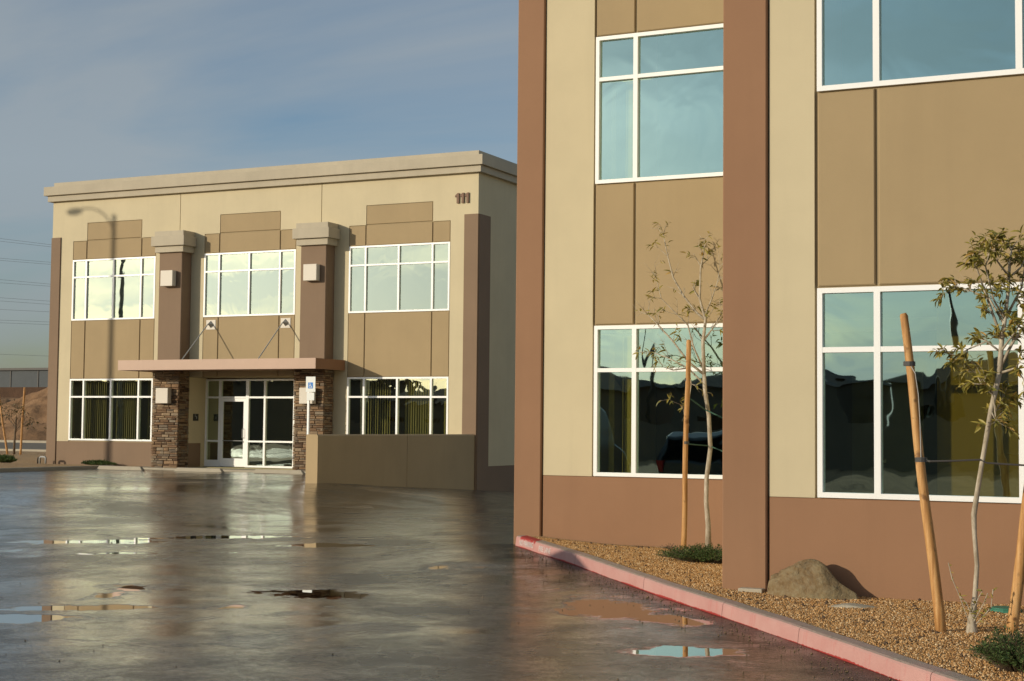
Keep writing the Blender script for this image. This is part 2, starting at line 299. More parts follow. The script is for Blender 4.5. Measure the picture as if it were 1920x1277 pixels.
# ------------------------------------------------------------------ object helpers
ORG = {}
def tagit(o, label=None, cat=None, group=None, kind=None):
    for k, v in (('label', label), ('category', cat), ('group', group), ('kind', kind)):
        if v: o[k] = v
    return o
def org(o): return ORG.get(o.name, V((0, 0, 0))) if o else V((0, 0, 0))
def empty(name, loc, label, cat, group=None):
    o = bpy.data.objects.new(name, None); col.objects.link(o); o.location = loc; ORG[o.name] = V(loc); o.empty_display_size = .3
    return tagit(o, label, cat, group)
class MB:
    def __init__(s): s.v = []; s.f = []
    def add(s, vs, fs):
        b = len(s.v); s.v += [tuple(v) for v in vs]; s.f += [tuple(b + i for i in f) for f in fs]; return s
    def box(s, x0, x1, y0, y1, z0, z1):
        return s.add([(x0, y0, z0), (x1, y0, z0), (x1, y1, z0), (x0, y1, z0), (x0, y0, z1), (x1, y0, z1), (x1, y1, z1), (x0, y1, z1)],
                     [(0, 3, 2, 1), (4, 5, 6, 7), (0, 1, 5, 4), (1, 2, 6, 5), (2, 3, 7, 6), (3, 0, 4, 7)])
    def slab(s, x0, x1, z0, z1, yf, yb, c=.012):
        """panel facing -Y with a chamfered rim"""
        return s.add([(x0, yb, z0), (x1, yb, z0), (x1, yb, z1), (x0, yb, z1), (x0, yf + c, z0), (x1, yf + c, z0), (x1, yf + c, z1), (x0, yf + c, z1),
                      (x0 + c, yf, z0 + c), (x1 - c, yf, z0 + c), (x1 - c, yf, z1 - c), (x0 + c, yf, z1 - c)],
                     [(0, 3, 2, 1), (8, 9, 10, 11), (4, 5, 9, 8), (5, 6, 10, 9), (6, 7, 11, 10), (7, 4, 8, 11), (0, 1, 5, 4), (1, 2, 6, 5), (2, 3, 7, 6), (3, 0, 4, 7)])
    def tube(s, pts, rad, n=8, cap=True):
        pts = [V(p) for p in pts]; b = len(s.v); k = len(pts)
        if not isinstance(rad, (list, tuple)): rad = [rad] * k
        ref = V((0.3, 1, .2)).normalized()
        for i, p in enumerate(pts):
            t = (pts[min(i + 1, k - 1)] - pts[max(i - 1, 0)]).normalized()
            a = t.cross(ref); a = a.normalized() if a.length > 1e-4 else t.orthogonal().normalized(); c = t.cross(a)
            for j in range(n):
                an = 2 * math.pi * j / n; s.v.append(tuple(p + (a * math.cos(an) + c * math.sin(an)) * rad[i]))
        for i in range(k - 1):
            for j in range(n):
                s.f.append((b + i * n + j, b + i * n + (j + 1) % n, b + (i + 1) * n + (j + 1) % n, b + (i + 1) * n + j))
        if cap: s.f.append(tuple(b + j for j in range(n))[::-1]); s.f.append(tuple(b + (k - 1) * n + j for j in range(n)))
        return s
    def mesh(s, name, mat, o=V((0, 0, 0)), smooth=False, bevel=0):
        me = bpy.data.meshes.new(name); me.from_pydata([(v[0] - o[0], v[1] - o[1], v[2] - o[2]) for v in s.v], [], s.f); me.materials.append(mat)
        if smooth: me.polygons.foreach_set('use_smooth', [True] * len(me.polygons))
        me.update(); return me
    def build(s, name, mat, parent=None, smooth=False, bevel=0, origin=None):
        o = org(parent) if origin is None else V(origin)
        me = s.mesh(name, mat, o, smooth); ob = bpy.data.objects.new(name, me); col.objects.link(ob)
        if parent: ob.parent = parent; ob.location = o - org(parent)
        else: ob.location = o
        ORG[ob.name] = V(o)
        if bevel:
            md = ob.modifiers.new('bevel', 'BEVEL'); md.width = bevel; md.segments = 2; md.limit_method = 'ANGLE'
        return ob
def put(mesh, name, loc, parent=None, rot=None, scale=None):
    ob = bpy.data.objects.new(name, mesh); col.objects.link(ob); ob.parent = parent; ob.location = V(loc) - org(parent)
    if rot is not None: ob.rotation_euler = rot
    if scale is not None: ob.scale = scale
    return ob
def text_mesh(body, size, mat, ext=.004, sx=1.0):
    cu = bpy.data.curves.new('lettering', 'FONT'); cu.body = body; cu.size = size; cu.extrude = ext; cu.align_x = 'CENTER'; cu.align_y = 'CENTER'; cu.resolution_u = 3
    if 'B' in body[:0]: pass
    o = bpy.data.objects.new('tmp', cu); me = bpy.data.meshes.new_from_object(o); me.materials.clear(); me.materials.append(mat)
    bpy.data.objects.remove(o); return me

# ------------------------------------------------------------------ ground
def sstep(t): t = max(0, min(1, t)); return t * t * (3 - 2 * t)
KP3 = [(-9.369, 19.551, -1.655), (-7.665, 17.684, -1.700), (-5.669, 15.330, -1.755), (-4.347, 13.786, -1.770), (-3.609, 12.903, -1.780), (-2.320, 11.247, -1.790), (-1.396, 10.107, -1.800), (-0.423, 8.848, -1.800), (0.927, 6.849, -1.800)]
KP = [(a[0], a[1]) for a in KP3]
def kdist(x, y):
    """distance from the kerb line and the gutter height there"""
    best = (1e9, -1.80)
    for a, b in zip(KP3, KP3[1:]):
        vx, vy = b[0] - a[0], b[1] - a[1]; t = max(0, min(1, ((x - a[0]) * vx + (y - a[1]) * vy) / (vx * vx + vy * vy)))
        d = math.hypot(x - a[0] - t * vx, y - a[1] - t * vy)
        if d < best[0]: best = (d, a[2] + (b[2] - a[2]) * t)
    return best
def hgt(x, y):
    s = (x + 18.5) * -.88 + (y - 20.4) * .476
    rise = .345 * sstep(s / 8) - .045 * sstep((s - 8) / 10)
    z = -1.80
    if x > -21.17:
        z -= .05 * (y - 32.4) * sstep((y - 32.4) / 2) * sstep(1 - (x + 21) / 9) if y > 32.4 else 0
        rise *= 1 - sstep((x + 21) / 6)
    z += rise
    d, zk = kdist(x, y)
    return z + (zk - .004 - z) * (1 - sstep(d / 2.6))
xs = sorted(set([-62 + i * 1.0 for i in range(41)] + [-21.18, -21.16] + [-20.5 + .5 * i for i in range(75)])); ys = [-60 + i * 1.5 for i in range(40)] + [0 + .5 * i for i in range(112)]
mb = MB()
for yy in ys:
    for xx in xs: mb.v.append((xx, yy, hgt(xx, yy)))
nx = len(xs)
for j in range(len(ys) - 1):
    for i in range(nx - 1):
        if xs[i] < -33.5 and ys[j] > 39.5 or ys[j] < -8 or (xs[i] < -21 and ys[j] < 8): continue
        mb.f.append((j * nx + i, j * nx + i + 1, (j + 1) * nx + i + 1, (j + 1) * nx + i))
al = tagit(mb.build('asphalt_lot', M['asphalt'], smooth=True), kind='structure')
at = al.data.attributes.new('kerb_distance', 'FLOAT', 'POINT'); at.data.foreach_set('value', [min(9.0, kdist(v[0], v[1])[0]) for v in mb.v])
mb = MB(); S = 3000
mb.add([(-S, -S, -2.05), (S, -S, -2.05), (S, S, -2.05), (-S, S, -2.05)], [(0, 1, 2, 3)]); tagit(mb.build('desert_ground', M['dirt']), kind='structure')
mb = MB(); mb.box(-300, 200, -44, -7.52, -2.2, -1.82); mb.box(-300, -20.8, -7.519, 7.9, -2.2, -1.81); tagit(mb.build('glare_cut_verge', M['dirt']), kind='structure')  # unseen dirt in place of wet lot, added to cut glare in entrance glass
# ground rising behind the left building
mb = MB(); nxx, nyy = 40, 30
for j in range(nyy):
    for i in range(nxx):
        X = -130 + i * 2.8; Y = 41.6 + j * 1.5 if j < 12 else 59.6 + (j - 12) * 3
        X = min(X, -21.0) if Y > 41 else X
        mb.v.append((X, Y, -1.56 + .04 * mnoise.noise((X * .3, Y * .3, 0))))
for j in range(nyy - 1):
    for i in range(nxx - 1): mb.f.append((j * nxx + i, j * nxx + i + 1, (j + 1) * nxx + i + 1, (j + 1) * nxx + i))
tagit(mb.build('dirt_lot', M['dirt'], smooth=True), kind='structure')
mb = MB(); mb.box(-180, -20, 61.5, 84, -1.8, -1.49); tagit(mb.build('road', M['road']), kind='structure')
mb = MB(); mb.box(-180, -20, 84.03, 84.5, -1.8, -1.33); mb.box(-180, -20, 61.0, 61.47, -1.8, -1.42); tagit(mb.build('road_kerb', M['concrete']), kind='structure')

# landscape bed at left of the far building, its kerb, the walk
mb = MB(); mb.box(-62, -33.80, 30.0, 39.85, -1.8, -1.40); mb.box(-62, -33.4, 39.852, 41.3, -1.8, -1.44); mb.box(-62, -37.62, 41.302, 58, -1.8, -1.45)
tagit(mb.build('left_gravel_bed', M['gravel']), kind='structure')
mb = MB(); mb.box(-33.79, -33.62, 30.0, 39.85, -1.8, -1.385); tagit(mb.build('left_kerb', M['concrete'], bevel=.02), kind='structure')
mb = MB(); mb.box(-33.39, -21.34, 39.95, 41.3, -1.8, -1.445); tagit(mb.build('entrance_walk', M['concrete']), kind='structure')

# ------------------------------------------------------------------ facade builder
NAR, WID = .610, 1.3645
def window(parent, x0, x1, zb, zt, tr, Y, mulls, fw=.055, mw=.062, panes=True, gm='glass2'):
    """white aluminium frame; Y is the face of the frame. mulls: x of mullion centres"""
    mb = MB(); d = .11
    mb.box(x0, x1, Y, Y + d, zt - fw, zt); mb.box(x0, x1, Y, Y + d, zb, zb + fw)
    ed = [x0 + fw] + [m for m in mulls] + [x1 - fw]
    mb.box(x0, x0 + fw, Y - .001, Y + d - .002, zb + fw, zt - fw); mb.box(x1 - fw, x1, Y - .001, Y + d - .002, zb + fw, zt - fw)
    for m in mulls: mb.box(m - mw / 2, m + mw / 2, Y - .001, Y + d - .002, zb + fw, zt - fw)
    cuts = [(x0 + fw, (mulls[0] if mulls else x1) - (mw / 2 if mulls else fw))]
    for i, m in enumerate(mulls):
        b = mulls[i + 1] - mw / 2 if i + 1 < len(mulls) else x1 - fw
        cuts.append((m + mw / 2, b))
    for a, b in cuts: mb.box(a, b, Y + .001, Y + d - .003, tr - .027, tr + .027)
    f = mb.build('window', M['white'], parent)
    if panes:
        for a, b in cuts:
            for z0, z1 in ((zb + fw, tr - .027), (tr + .027, zt - fw)):
                MB().box(a - .004, b + .004, Y + .055, Y + .063, z0 - .004, z1 + .004).build('pane', M[gm], f)
    return f
def panel(parent, x0, x1, z0, z1, Y, mat='tan', gp=.016, name='wall_panel'):
    return MB().slab(x0 + gp, x1 - gp, z0 + gp, z1 - gp, Y, Y + .029, .012).build(name, M[mat], parent)

# ------------------------------------------------------------------ far building (111)
YL = 41.0
B1 = empty('office_building', (-29.3, YL, -1.5), 'two storey cream and tan office building numbered 111 across the wet lot', 'building')
Ut, Ub, Lt, Lb = 5.569, 3.480, 1.480, -.613; PL = -.65; TU, TL_ = 4.965, .868
XL0, XL1 = -37.57, -20.98; J1, J2 = -32.09, -26.55
wins = [(-36.64, -33.06), (-31.075, -27.48), (-25.51, -21.92)]
mods = [(XL0, J1), (J1, J2), (J2, XL1)]
RX0, RX1, RZ = -31.57, -27.42, 1.51            # entry recess
# cream face with openings
for (m0, m1), (w0, w1), k in zip(mods, wins, range(3)):
    j = .012; a, b = m0 + (j if k else 0), m1 - (j if k < 2 else 0); n = .61
    mb = MB(); yb = YL + .03
    zlow = PL if k != 1 else RZ
    mb.box(a, w0, YL, yb, zlow, 7.62); mb.box(w1, b, YL, yb, zlow, 7.62)
    mb.box(w0, w0 + n, YL, yb, 6.22, 7.62); mb.box(w1 - n, w1, YL, yb, 6.22, 7.62); mb.box(w0 + n, w1 - n, YL, yb, 6.835, 7.62)
    if k == 1:
        mb.box(a, RX0, YL, yb, -1.7, RZ); mb.box(RX1, b, YL, yb, -1.7, RZ)
    mb.build('wall_face', M['cream'], B1)
    xsn = [w0, w0 + n, w1 - n, w1]
    for i in range(3):
        panel(B1, xsn[i], xsn[i + 1], Ut, 6.22, YL)
        panel(B1, xsn[i], xsn[i + 1], Lt if k != 1 else RZ, Ub, YL)
    panel(B1, w0 + n, w1 - n, 6.22, 6.835, YL)
    mm = [w0 + n, (w0 + w1) / 2, w1 - n]
    window(B1, w0 + .01, w1 - .01, Ub, Ut, TU, YL - .01, mm)
    if k != 1: window(B1, w0 + .01, w1 - .01, Lb, Lt, TL_, YL - .01, mm)
    # plinth
    if k != 1: MB().slab(a, b, -1.8, PL - .004, YL - .004, YL + .03, .01).build('plinth', M['brown'], B1)
# structural shell behind the face (openings at the windows)
mb = MB(); y0, y1 = YL + .031, YL + .20
xc = [XL0 + .05]
for k, (w0, w1) in enumerate(wins): xc += [w0 + .02, w1 - .02]
xc += [XL1 - .05]
for i in range(0, 8, 2): mb.box(xc[i], xc[i + 1], y0, y1, RZ + .12 if i in (2, 4) else -1.8, 7.75)
for k, (w0, w1) in enumerate(wins):
    a, b = w0 + .02, w1 - .02
    mb.box(a, b, y0, y1, Ut - .02, 7.75); mb.box(a, b, y0, y1, (Lt - .02) if k != 1 else RZ + .12, Ub + .02)
    if k != 1: mb.box(a, b, y0, y1, -1.8, Lb + .02)
for a, b in ((xc[1] + .0, RX0 - .01), (RX1 + .01, xc[6])):
    pass
mb.box(xc[1] + .61 * 0, RX0 - .012, y0, y1 - .002, -1.8, RZ + .118) if False else None
mb.box(xc[2], RX0 - .012, y0, y1 - .002, -1.8, RZ + .118); mb.box(RX1 + .012, xc[5], y0, y1 - .002, -1.8, RZ + .118)
mb.build('shell', M['backing'], B1)
# side wall (cream, brown plinth), rear, roof
mb = MB(); mb.box(XL1 - .25, XL1, YL + .03, 60, -1.21, 7.75); mb.build('side_wall', M['cream'], B1)
MB().box(XL1 - .26, XL1 + .004, YL + .032, 60, -2.4, -1.215).build('plinth', M['brown'], B1)
MB().box(XL0 + .01, XL0 + .25, YL + .205, 60, -1.8, 7.75).build('side_wall', M['cream'], B1)
MB().box(XL0 + .26, XL1 - .27, 59.7, 59.99, -1.8, 7.75).build('rear_wall', M['cream'], B1)
MB().box(XL0 + .26, XL1 - .27, YL + .21, 59.69, 7.3, 7.5).build('roof', M['roofing'], B1)
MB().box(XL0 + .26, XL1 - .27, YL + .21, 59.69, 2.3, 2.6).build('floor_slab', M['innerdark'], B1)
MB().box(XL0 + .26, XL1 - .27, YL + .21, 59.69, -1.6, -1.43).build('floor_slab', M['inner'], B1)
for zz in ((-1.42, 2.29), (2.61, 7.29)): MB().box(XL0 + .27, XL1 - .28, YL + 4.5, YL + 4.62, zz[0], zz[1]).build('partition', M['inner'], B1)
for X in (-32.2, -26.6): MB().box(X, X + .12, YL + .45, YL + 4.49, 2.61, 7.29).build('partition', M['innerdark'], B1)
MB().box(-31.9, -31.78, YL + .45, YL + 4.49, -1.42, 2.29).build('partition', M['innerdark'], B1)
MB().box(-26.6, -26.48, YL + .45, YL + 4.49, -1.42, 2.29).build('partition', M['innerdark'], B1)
# corner pilasters
mb = MB(); mb.slab(XL0 - .02, -37.17, -1.8, 6.375, YL - .04, YL - .001, .012); mb.build('pilaster', M['brown'], B1)
mb = MB(); mb.slab(-21.44, XL1 + .025, -1.9, 6.375, YL - .04, YL - .001, .012); mb.box(XL1 + .005, XL1 + .045, YL - .0009, YL + .75, -2.3, 6.375); mb.build('pilaster', M['brown'], B1)
# cornice: two bands and a raised blocking course, round the visible sides
def cornice(parent, x0, x1, ya, yb_, bands, mat, side_r=True):
    for p, z0, z1 in bands:
        mb = MB()
        mb.box(x0 - p, x1 + p, ya - p, ya + .25, z0, z1)
        mb.box(x1 - .05, x1 + p, ya + .2501, yb_, z0, z1); mb.box(x0 - p, x0 + .05, ya + .2501, yb_, z0, z1)
        mb.build('cornice_band', mat, parent, bevel=.008)
cornice(B1, XL0, XL1, YL, 60, [(.14, 7.625, 7.828), (.24, 7.83, 8.135), (.0, 8.137, 8.30)], M['foam'])
# 111
for i in range(3):
    xx = -21.70 + i * .165
    mb = MB(); z0, z1 = 6.72, 7.03; w_ = .075
    mb.add([(xx, YL - .05, z0), (xx + w_, YL - .05, z0), (xx + w_, YL - .05, z1), (xx + .025, YL - .05, z1), (xx - .055, YL - .05, z1 - .075), (xx - .055, YL - .05, z1 - .12), (xx, YL - .05, z1 - .10),
            (xx, YL - .002, z0), (xx + w_, YL - .002, z0), (xx + w_, YL - .002, z1), (xx + .025, YL - .002, z1), (xx - .055, YL - .002, z1 - .075), (xx - .055, YL - .002, z1 - .12), (xx, YL - .002, z1 - .10)],
           [(0, 1, 2, 3, 4, 5, 6), (0, 7, 8, 1), (1, 8, 9, 2), (2, 9, 10, 3), (3, 10, 11, 4), (4, 11, 12, 5), (5, 12, 13, 6), (6, 13, 7, 0)])
    mb.build('numeral_one', M['numeral'], B1)
# piers with ledger stone bases and caps
YP = 40.512
stone_variants = []
for k in range(6):
    mb = MB(); rr = random.Random(k); c = .02
    # unit block: x -.5...5, y 0(front)..1, z -.5...5 irregular front
    fr = [(-.5 + .03, -.12 * rr.random(), -.5 + .08), (.5 - .03, -.12 * rr.random(), -.5 + .08), (.5 - .03, -.12 * rr.random(), .5 - .08), (-.5 + .03, -.12 * rr.random(), .5 - .08), (rr.uniform(-.2, .2), -.35 * rr.random() - .1, rr.uniform(-.2, .2))]
    bk = [(-.5, .25, -.5), (.5, .25, -.5), (.5, .25, .5), (-.5, .25, .5), (-.5, 1, -.5), (.5, 1, -.5), (.5, 1, .5), (-.5, 1, .5)]
    mb.add(fr + bk, [(0, 1, 4), (1, 2, 4), (2, 3, 4), (3, 0, 4), (5, 6, 1, 0), (6, 7, 2, 1), (7, 8, 3, 2), (8, 5, 0, 3), (9, 10, 6, 5), (10, 11, 7, 6), (11, 12, 8, 7), (12, 9, 5, 8)])
    stone_variants.append(mb.mesh('stone', M['stone']))
def ledger(parent, face, x0, x1, fixed, z0, z1):
    rr = random.Random(int(abs(x0 * 100)) + (1 if face == 'y' else 7)); z = z0
    while z < z1 - .03:
        h = rr.choice([.05, .065, .08, .08, .10, .12]); h = min(h, z1 - z)
        if z1 - z - h < .04: h = z1 - z
        x = x0 - rr.uniform(0, .15)
        while x < x1 - .03:
            l = rr.uniform(.14, .42); a = max(x, x0); b = min(x + l, x1)
            if x1 - b < .07: b = x1
            if b - a > .04:
                dep = rr.uniform(.03, .065); out = rr.uniform(0, .035)
                # now and then two thin courses side by side with a taller stone
                subs = [(z, h)] if h < .1 or rr.random() < .6 else [(z, h / 2), (z + h / 2, h / 2)]
                for zz, hh in subs:
                    m = rr.choice(stone_variants); o2 = out + rr.uniform(0, .012)
                    if face == 'y': put(m, 'stone', ((a + b) / 2, fixed - o2, zz + hh / 2), parent, (0, 0, 0), (b - a - .008, .05 + o2, hh - .008))
                    else: put(m, 'stone', (fixed + o2, (a + b) / 2, zz + hh / 2), parent, (0, 0, R(90)), (b - a - .008, .05 + o2, hh - .008))
            x += l
        z += h
for (px0, px1, sx0, sx1, fz) in ((-32.53, -31.59, -32.62, -31.56, (-32.30, -31.80)), (-26.98, -26.03, -27.10, -25.99, (-26.75, -26.23))):
    MB().slab(px0, px1, 1.6, 5.62, YP, YL - .002, .02).build('pier_shaft', M['brown'], B1)
    core = MB().box(sx0 + .05, sx1 - .05, YP - .04, YL - .002, -1.6, 1.70).build('stone_base', M['backing'], B1)
    core.data.materials[0] = M['berm']
    ledger(core, 'y', sx0, sx1, YP - .06, -1.47, 1.70)
    ledger(core, 'x', YP - .02, YL - .01, sx1 - .03, -1.47, 1.70)
    cx = (px0 + px1) / 2; hw = (px1 - px0) / 2
    for p, z0, z1 in ((.105, 5.60, 5.805), (.20, 5.807, 6.13), (.12, 6.132, 6.30)):
        MB().box(px0 - p, px1 + p, YP - p, YL - .004, z0, z1).build('pier_cap', M['foam'], B1, bevel=.012)
    for z0, z1, yf in ((4.475, 4.99, YP), (.64, 1.14, YP - .11)):
        cx = sum(fz) / 2
        mb = MB().box(cx - .245, cx + .245, yf - .22, yf - .02, z0, z1); o = mb.build('wall_lamp', M['fixture'], origin=(cx, yf, z0), bevel=.012)
        pos = 'upper' if z0 > 2 else 'lower'; side = 'left' if px0 < -30 else 'right'
        tagit(o, {('upper', 'left'): 'square beige wall lamp high on the left brown pier', ('upper', 'right'): 'square beige wall lamp high on the right brown pier',
                  ('lower', 'left'): 'square beige wall lamp on the left stone pier base', ('lower', 'right'): 'square beige wall lamp behind the disabled parking sign'}[(pos, side)], 'wall lamp', 'square wall lamps on the entrance piers')
        MB().box(cx - .10, cx + .10, yf - .0195, yf + .03, z0 + .15, z1 - .15).build('back_plate', M['dark'], o)
# recess: returns, soffit, glazing
YG = 41.87
for a, b, c in ((RX0 - .011, RX0, YL + .0305), (RX1, RX1 + .011, YL + .0305), (-28.015, RX1 - .001, YG)): MB().box(a, b, c, YG + .1, -1.428, RZ - .002).build('recess_side', M['cream'], B1)
MB().box(RX0 + .001, RX1 - .001, YL + .032, YG + .5, RZ + .001, RZ + .117).build('recess_soffit', M['tan'], B1)
MB().box(RX0 + .0006, RX0 + .005, YL + .002, YG - .22, -1.427, PL).build('plinth', M['brown'], B1)
o = MB().box(RX0 + .001, RX0 + .018, 41.22, 41.50, .085, .315).build('wall_plaque', M['dark'], origin=(RX0, 41.36, .1), bevel=.004)
tagit(o, 'small dark wall plaque left of the glass entrance door', 'plaque')
mb = MB(); 
for (a, b, c, d) in ((.05, .09, .16, .19), (.05, .16, .12, .135), (.13, .16, .05, .12)): mb.box(RX0 + .0185, RX0 + .021, 41.25 + a, 41.25 + b, .10 + c, .10 + d)
mb.build('raised_mark', M['grey'], o)
ZB, ZH, ZT = -1.42, 1.475, .87
def storefront():
    mb = MB(); d = .10; y = YG
    x0, x1 = RX0 + .002, -28.017
    ms = [-30.98, -29.88, -29.19]          # mullion centres: sidelight | door | pane | pane
    mb.box(x0, x1, y, y + d, ZH - .06, ZH)
    for m, w_ in ((x0 + .03, .06), (ms[0], .09), (ms[1], .11), (ms[2], .07), (x1 - .03, .06)): mb.box(m - w_ / 2, m + w_ / 2, y - .001, y + d - .002, ZB, ZH - .06)
    ed = [(x0 + .06, ms[0] - .045), (ms[0] + .045, ms[1] - .055), (ms[1] + .055, ms[2] - .035), (ms[2] + .035, x1 - .06)]
    for i, (a, b) in enumerate(ed):
        mb.box(a, b, y + .001, y + d - .003, ZT - .03, ZT + .03)
        if i != 1:
            mb.box(a, b, y + .001, y + d - .003, ZB, ZB + .06 if i > 1 else ZB + .22); mb.box(a, b, y + .001, y + d - .003, -.60, -.545)
    f = mb.build('entrance_frame', M['white'], B1)
    for i, (a, b) in enumerate(ed):
        MB().box(a - .003, b + .003, y + .05, y + .058, ZT + .03, ZH - .06).build('pane', M['glass2'], f)
        if i != 1:
            MB().box(a - .003, b + .003, y + .05, y + .058, -.545, ZT - .03).build('pane', M['glass2'], f)
            MB().box(a - .003, b + .003, y + .05, y + .058, ZB + (.06 if i > 1 else .22), -.60).build('pane', M['glass2'], f)
    a, b = ed[1]; a += .006; b -= .006; zt = ZT - .036; zb = ZB + .01; s = .085
    mb = MB(); mb.box(a, b, y + .012, y + .06, zb, zb + .27); mb.box(a, b, y + .012, y + .06, zt - .10, zt); mb.box(a, a + s, y + .011, y + .058, zb + .27, zt - .10); mb.box(b - s, b, y + .011, y + .058, zb + .27, zt - .10)
    dr = mb.build('door', M['white'], B1)
    MB().box(a + s - .003, b - s + .003, y + .03, y + .038, zb + .267, zt - .097).build('pane', M['glass2'], dr)
    mb = MB(); hx = b - s + .02; mb.tube([(hx, y + .01, -.46), (hx, y - .06, -.46), (hx, y - .06, -.17), (hx, y + .01, -.17)], .014, 8); mb.box(hx - .02, hx + .02, y + .004, y + .0105, -.62, -.56); mb.build('door_handle', M['grey'], dr, smooth=False)
    mb = MB(); mb.tube([(b - s, y + .008, -.56), (a + s, y + .008, -.56)], .012, 6); mb.build('push_bar', M['grey'], dr)
storefront()
# blinds behind the lower windows
slat = MB().box(-.045, .045, -.001, .001, -1.0, 1.0).mesh('slat', M['blind'])
for (w0, w1) in (wins[0], wins[2]):
    rail = MB().box(w0 + .05, w1 - .05, YL + .26, YL + .31, 1.40, 1.45).build('blind', M['white'], B1)
    ORG[rail.name] = org(B1); rr = random.Random(3); x = w0 + .12; gapn = 0
    while x < w1 - .1:
        ph = (x - w0) % 1.36
        if .05 < ph < (.42 if w0 < -30 else .6): x += .1; continue
        ang = R(-38 + rr.uniform(-5, 5))
        put(slat, 'slat', (x, YL + .285, .40), rail, (0, 0, ang)); x += .085
# canopy
CP = empty('entrance_canopy', (-29.4, 39.33, 1.69), 'flat rose brown canopy over the entrance of building 111', 'canopy')
cx0, cx1, cy0, cz0, cz1 = -33.15, -25.593, 39.325, 1.69, 2.012
MB().box(cx0, cx1, cy0, cy0 + .03, cz0, cz1).build('fascia', M['trim'], CP)
MB().box(cx1 - .03, cx1, cy0 + .0305, YL - .002, cz0, cz1).build('side_fascia', M['rose'], CP); MB().box(cx0, cx0 + .03, cy0 + .0305, YL - .002, cz0, cz1).build('side_fascia', M['rose'], CP)
MB().box(cx0 + .031, cx1 - .031, cy0 + .031, YL - .003, cz0 + .02, cz0 + .05).build('soffit', M['rose'], CP)
MB().box(cx0 + .031, cx1 - .031, cy0 + .031, YL - .003, cz1 - .08, cz1 - .05).build('canopy_deck', M['roofing'], CP)
for ax, rx, nm in ((-30.742, -30.70, 'left'), (-27.825, -27.78, 'right')):
    t = empty('canopy_tie', (ax, YL, 3.22), f'{nm} pyramid wall anchor and steel rod holding the entrance canopy', 'tie rod', 'tie rods holding the canopy')
    MB().box(ax - .185, ax + .185, YL - .02, YL - .001, 3.065, 3.38).build('anchor_plate', M['fixture'], t)
    mb = MB(); c = .12; yb = YL - .0205; zc = 3.235
    mb.add([(ax - c, yb, zc), (ax, yb, zc - c), (ax + c, yb, zc), (ax, yb, zc + c), (ax, yb - .17, zc)], [(0, 1, 4), (1, 2, 4), (2, 3, 4), (3, 0, 4), (0, 3, 2, 1)]); mb.build('anchor_boss', M['grey'], t)
    MB().tube([(ax, YL - .17, zc), (rx, 39.45, 2.0)], .018, 8).build('rod', M['grey'], t)

# screen wall and retaining wall running out from the right corner
SW = empty('screen_wall', (-21.15, 36.7, -1.6), 'low tan screen wall running out from the right corner of building 111', 'wall')
mb = MB(); mb.slab(0, 1, 0, 1, 0, 1, .05)
def rwall(y0, y1, name):
    x0, x1, zt = -21.345, -21.0, -.245; c = .035
    mb = MB(); pts = [(x0, -2.2), (x1, -2.2), (x1, zt - c), (x1 - c, zt), (x0 + c, zt), (x0, zt - c)]
    v = [(a, y0, b) for a, b in pts] + [(a, y1, b) for a, b in pts]; n = 6
    mb.add(v, [tuple(range(n)), tuple(range(2 * n - 1, n - 1, -1))] + [(i, i + n, (i + 1) % n + n, (i + 1) % n) for i in range(n)])
    return mb.build(name, M['cream'], SW)
rwall(32.43, 36.905, 'wall_segment'); rwall(36.925, YL - .05, 'wall_segment')
M['cream2'] = paint('tan_cream_paint', (.44, .325, .18, 1))
for c in SW.children: c.data.materials[0] = M['cream2']

# ------------------------------------------------------------------ near building
B2 = empty('office_building', (-4.9, 16, -1.6), 'tall close cream, tan and rose brown office block filling the right half', 'building')
DZ = -.064; ut, ub, lt, lb = Ut + DZ, Ub + DZ, Lt + DZ, Lb + DZ; tu, tl = 4.895, .795; pl = -.682
ZTOP = 8.0
def bay(Yp, px0, px1, cx1, wx0, xend, cutx, left_face):
    """pilaster, cream strip, window column"""
    j = .02
    MB().slab(px0, px1, -1.9, ZTOP, Yp - .04, Yp + .2, .014).build('pilaster', M['rose'], B2)
    MB().box(px1 + .012, cx1, Yp, Yp + .03, pl, ZTOP).build('wall_face', M['cream'], B2)
    n = NAR; ms = [wx0 + n, wx0 + n + WID, wx0 + n + 2 * WID, wx0 + 2 * n + 2 * WID]
    xe = [wx0] + [m for m in ms if m < cutx - .02]
    if xe[-1] < cutx - .1 and cutx < ms[-1]: xe.append(cutx)
    full = cutx >= ms[-1]
    prs = [(wx0, ms[0]), (ms[0], min(ms[2], cutx))] + ([(ms[2], ms[3])] if full else [])
    for a, b in prs:
        panel(B2, a, b, lt, ub, Yp, gp=.017); panel(B2, a, b, ut, 6.16, Yp, gp=.017); 
    panel(B2, ms[0], min(ms[2], cutx), 6.16, 6.77, Yp, gp=.017)
    xr = min(ms[3], cutx)
    MB().box(wx0 + .0, xr, Yp, Yp + .03, 6.772, ZTOP).build('wall_face', M['cream'], B2)
    mm = [m for m in ms[:3] if m < xr - .05]
    for z0, z1, t in ((ub, ut, tu), (lb, lt, tl)): window(B2, wx0 + .012, xr - .005, z0, z1, t, Yp - .012, mm, .052, .064, gm='glass')
    MB().slab(px1 + .012, xend, -1.9, pl - .004, Yp - .003, Yp + .03, .01).build('plinth', M['rose'], B2)
    # shell
    mb = MB(); y0, y1 = Yp + .0305, Yp + .2
    mb.box(px0 + .03, wx0 + .03, y0 + .17, y1 + .17, -1.9, ZTOP) if False else mb.box(px1 + .0, wx0 + .03, y0, y1, -1.9, ZTOP)
    mb.box(wx0 + .031, xr, y0, y1, ut - .02, ZTOP); mb.box(wx0 + .031, xr, y0, y1, lt - .02, ub + .02); mb.box(wx0 + .031, xr, y0, y1, -1.9, lb + .02)
    mb.build('shell', M['backing'], B2)
YA, YB = 19.89, 15.245
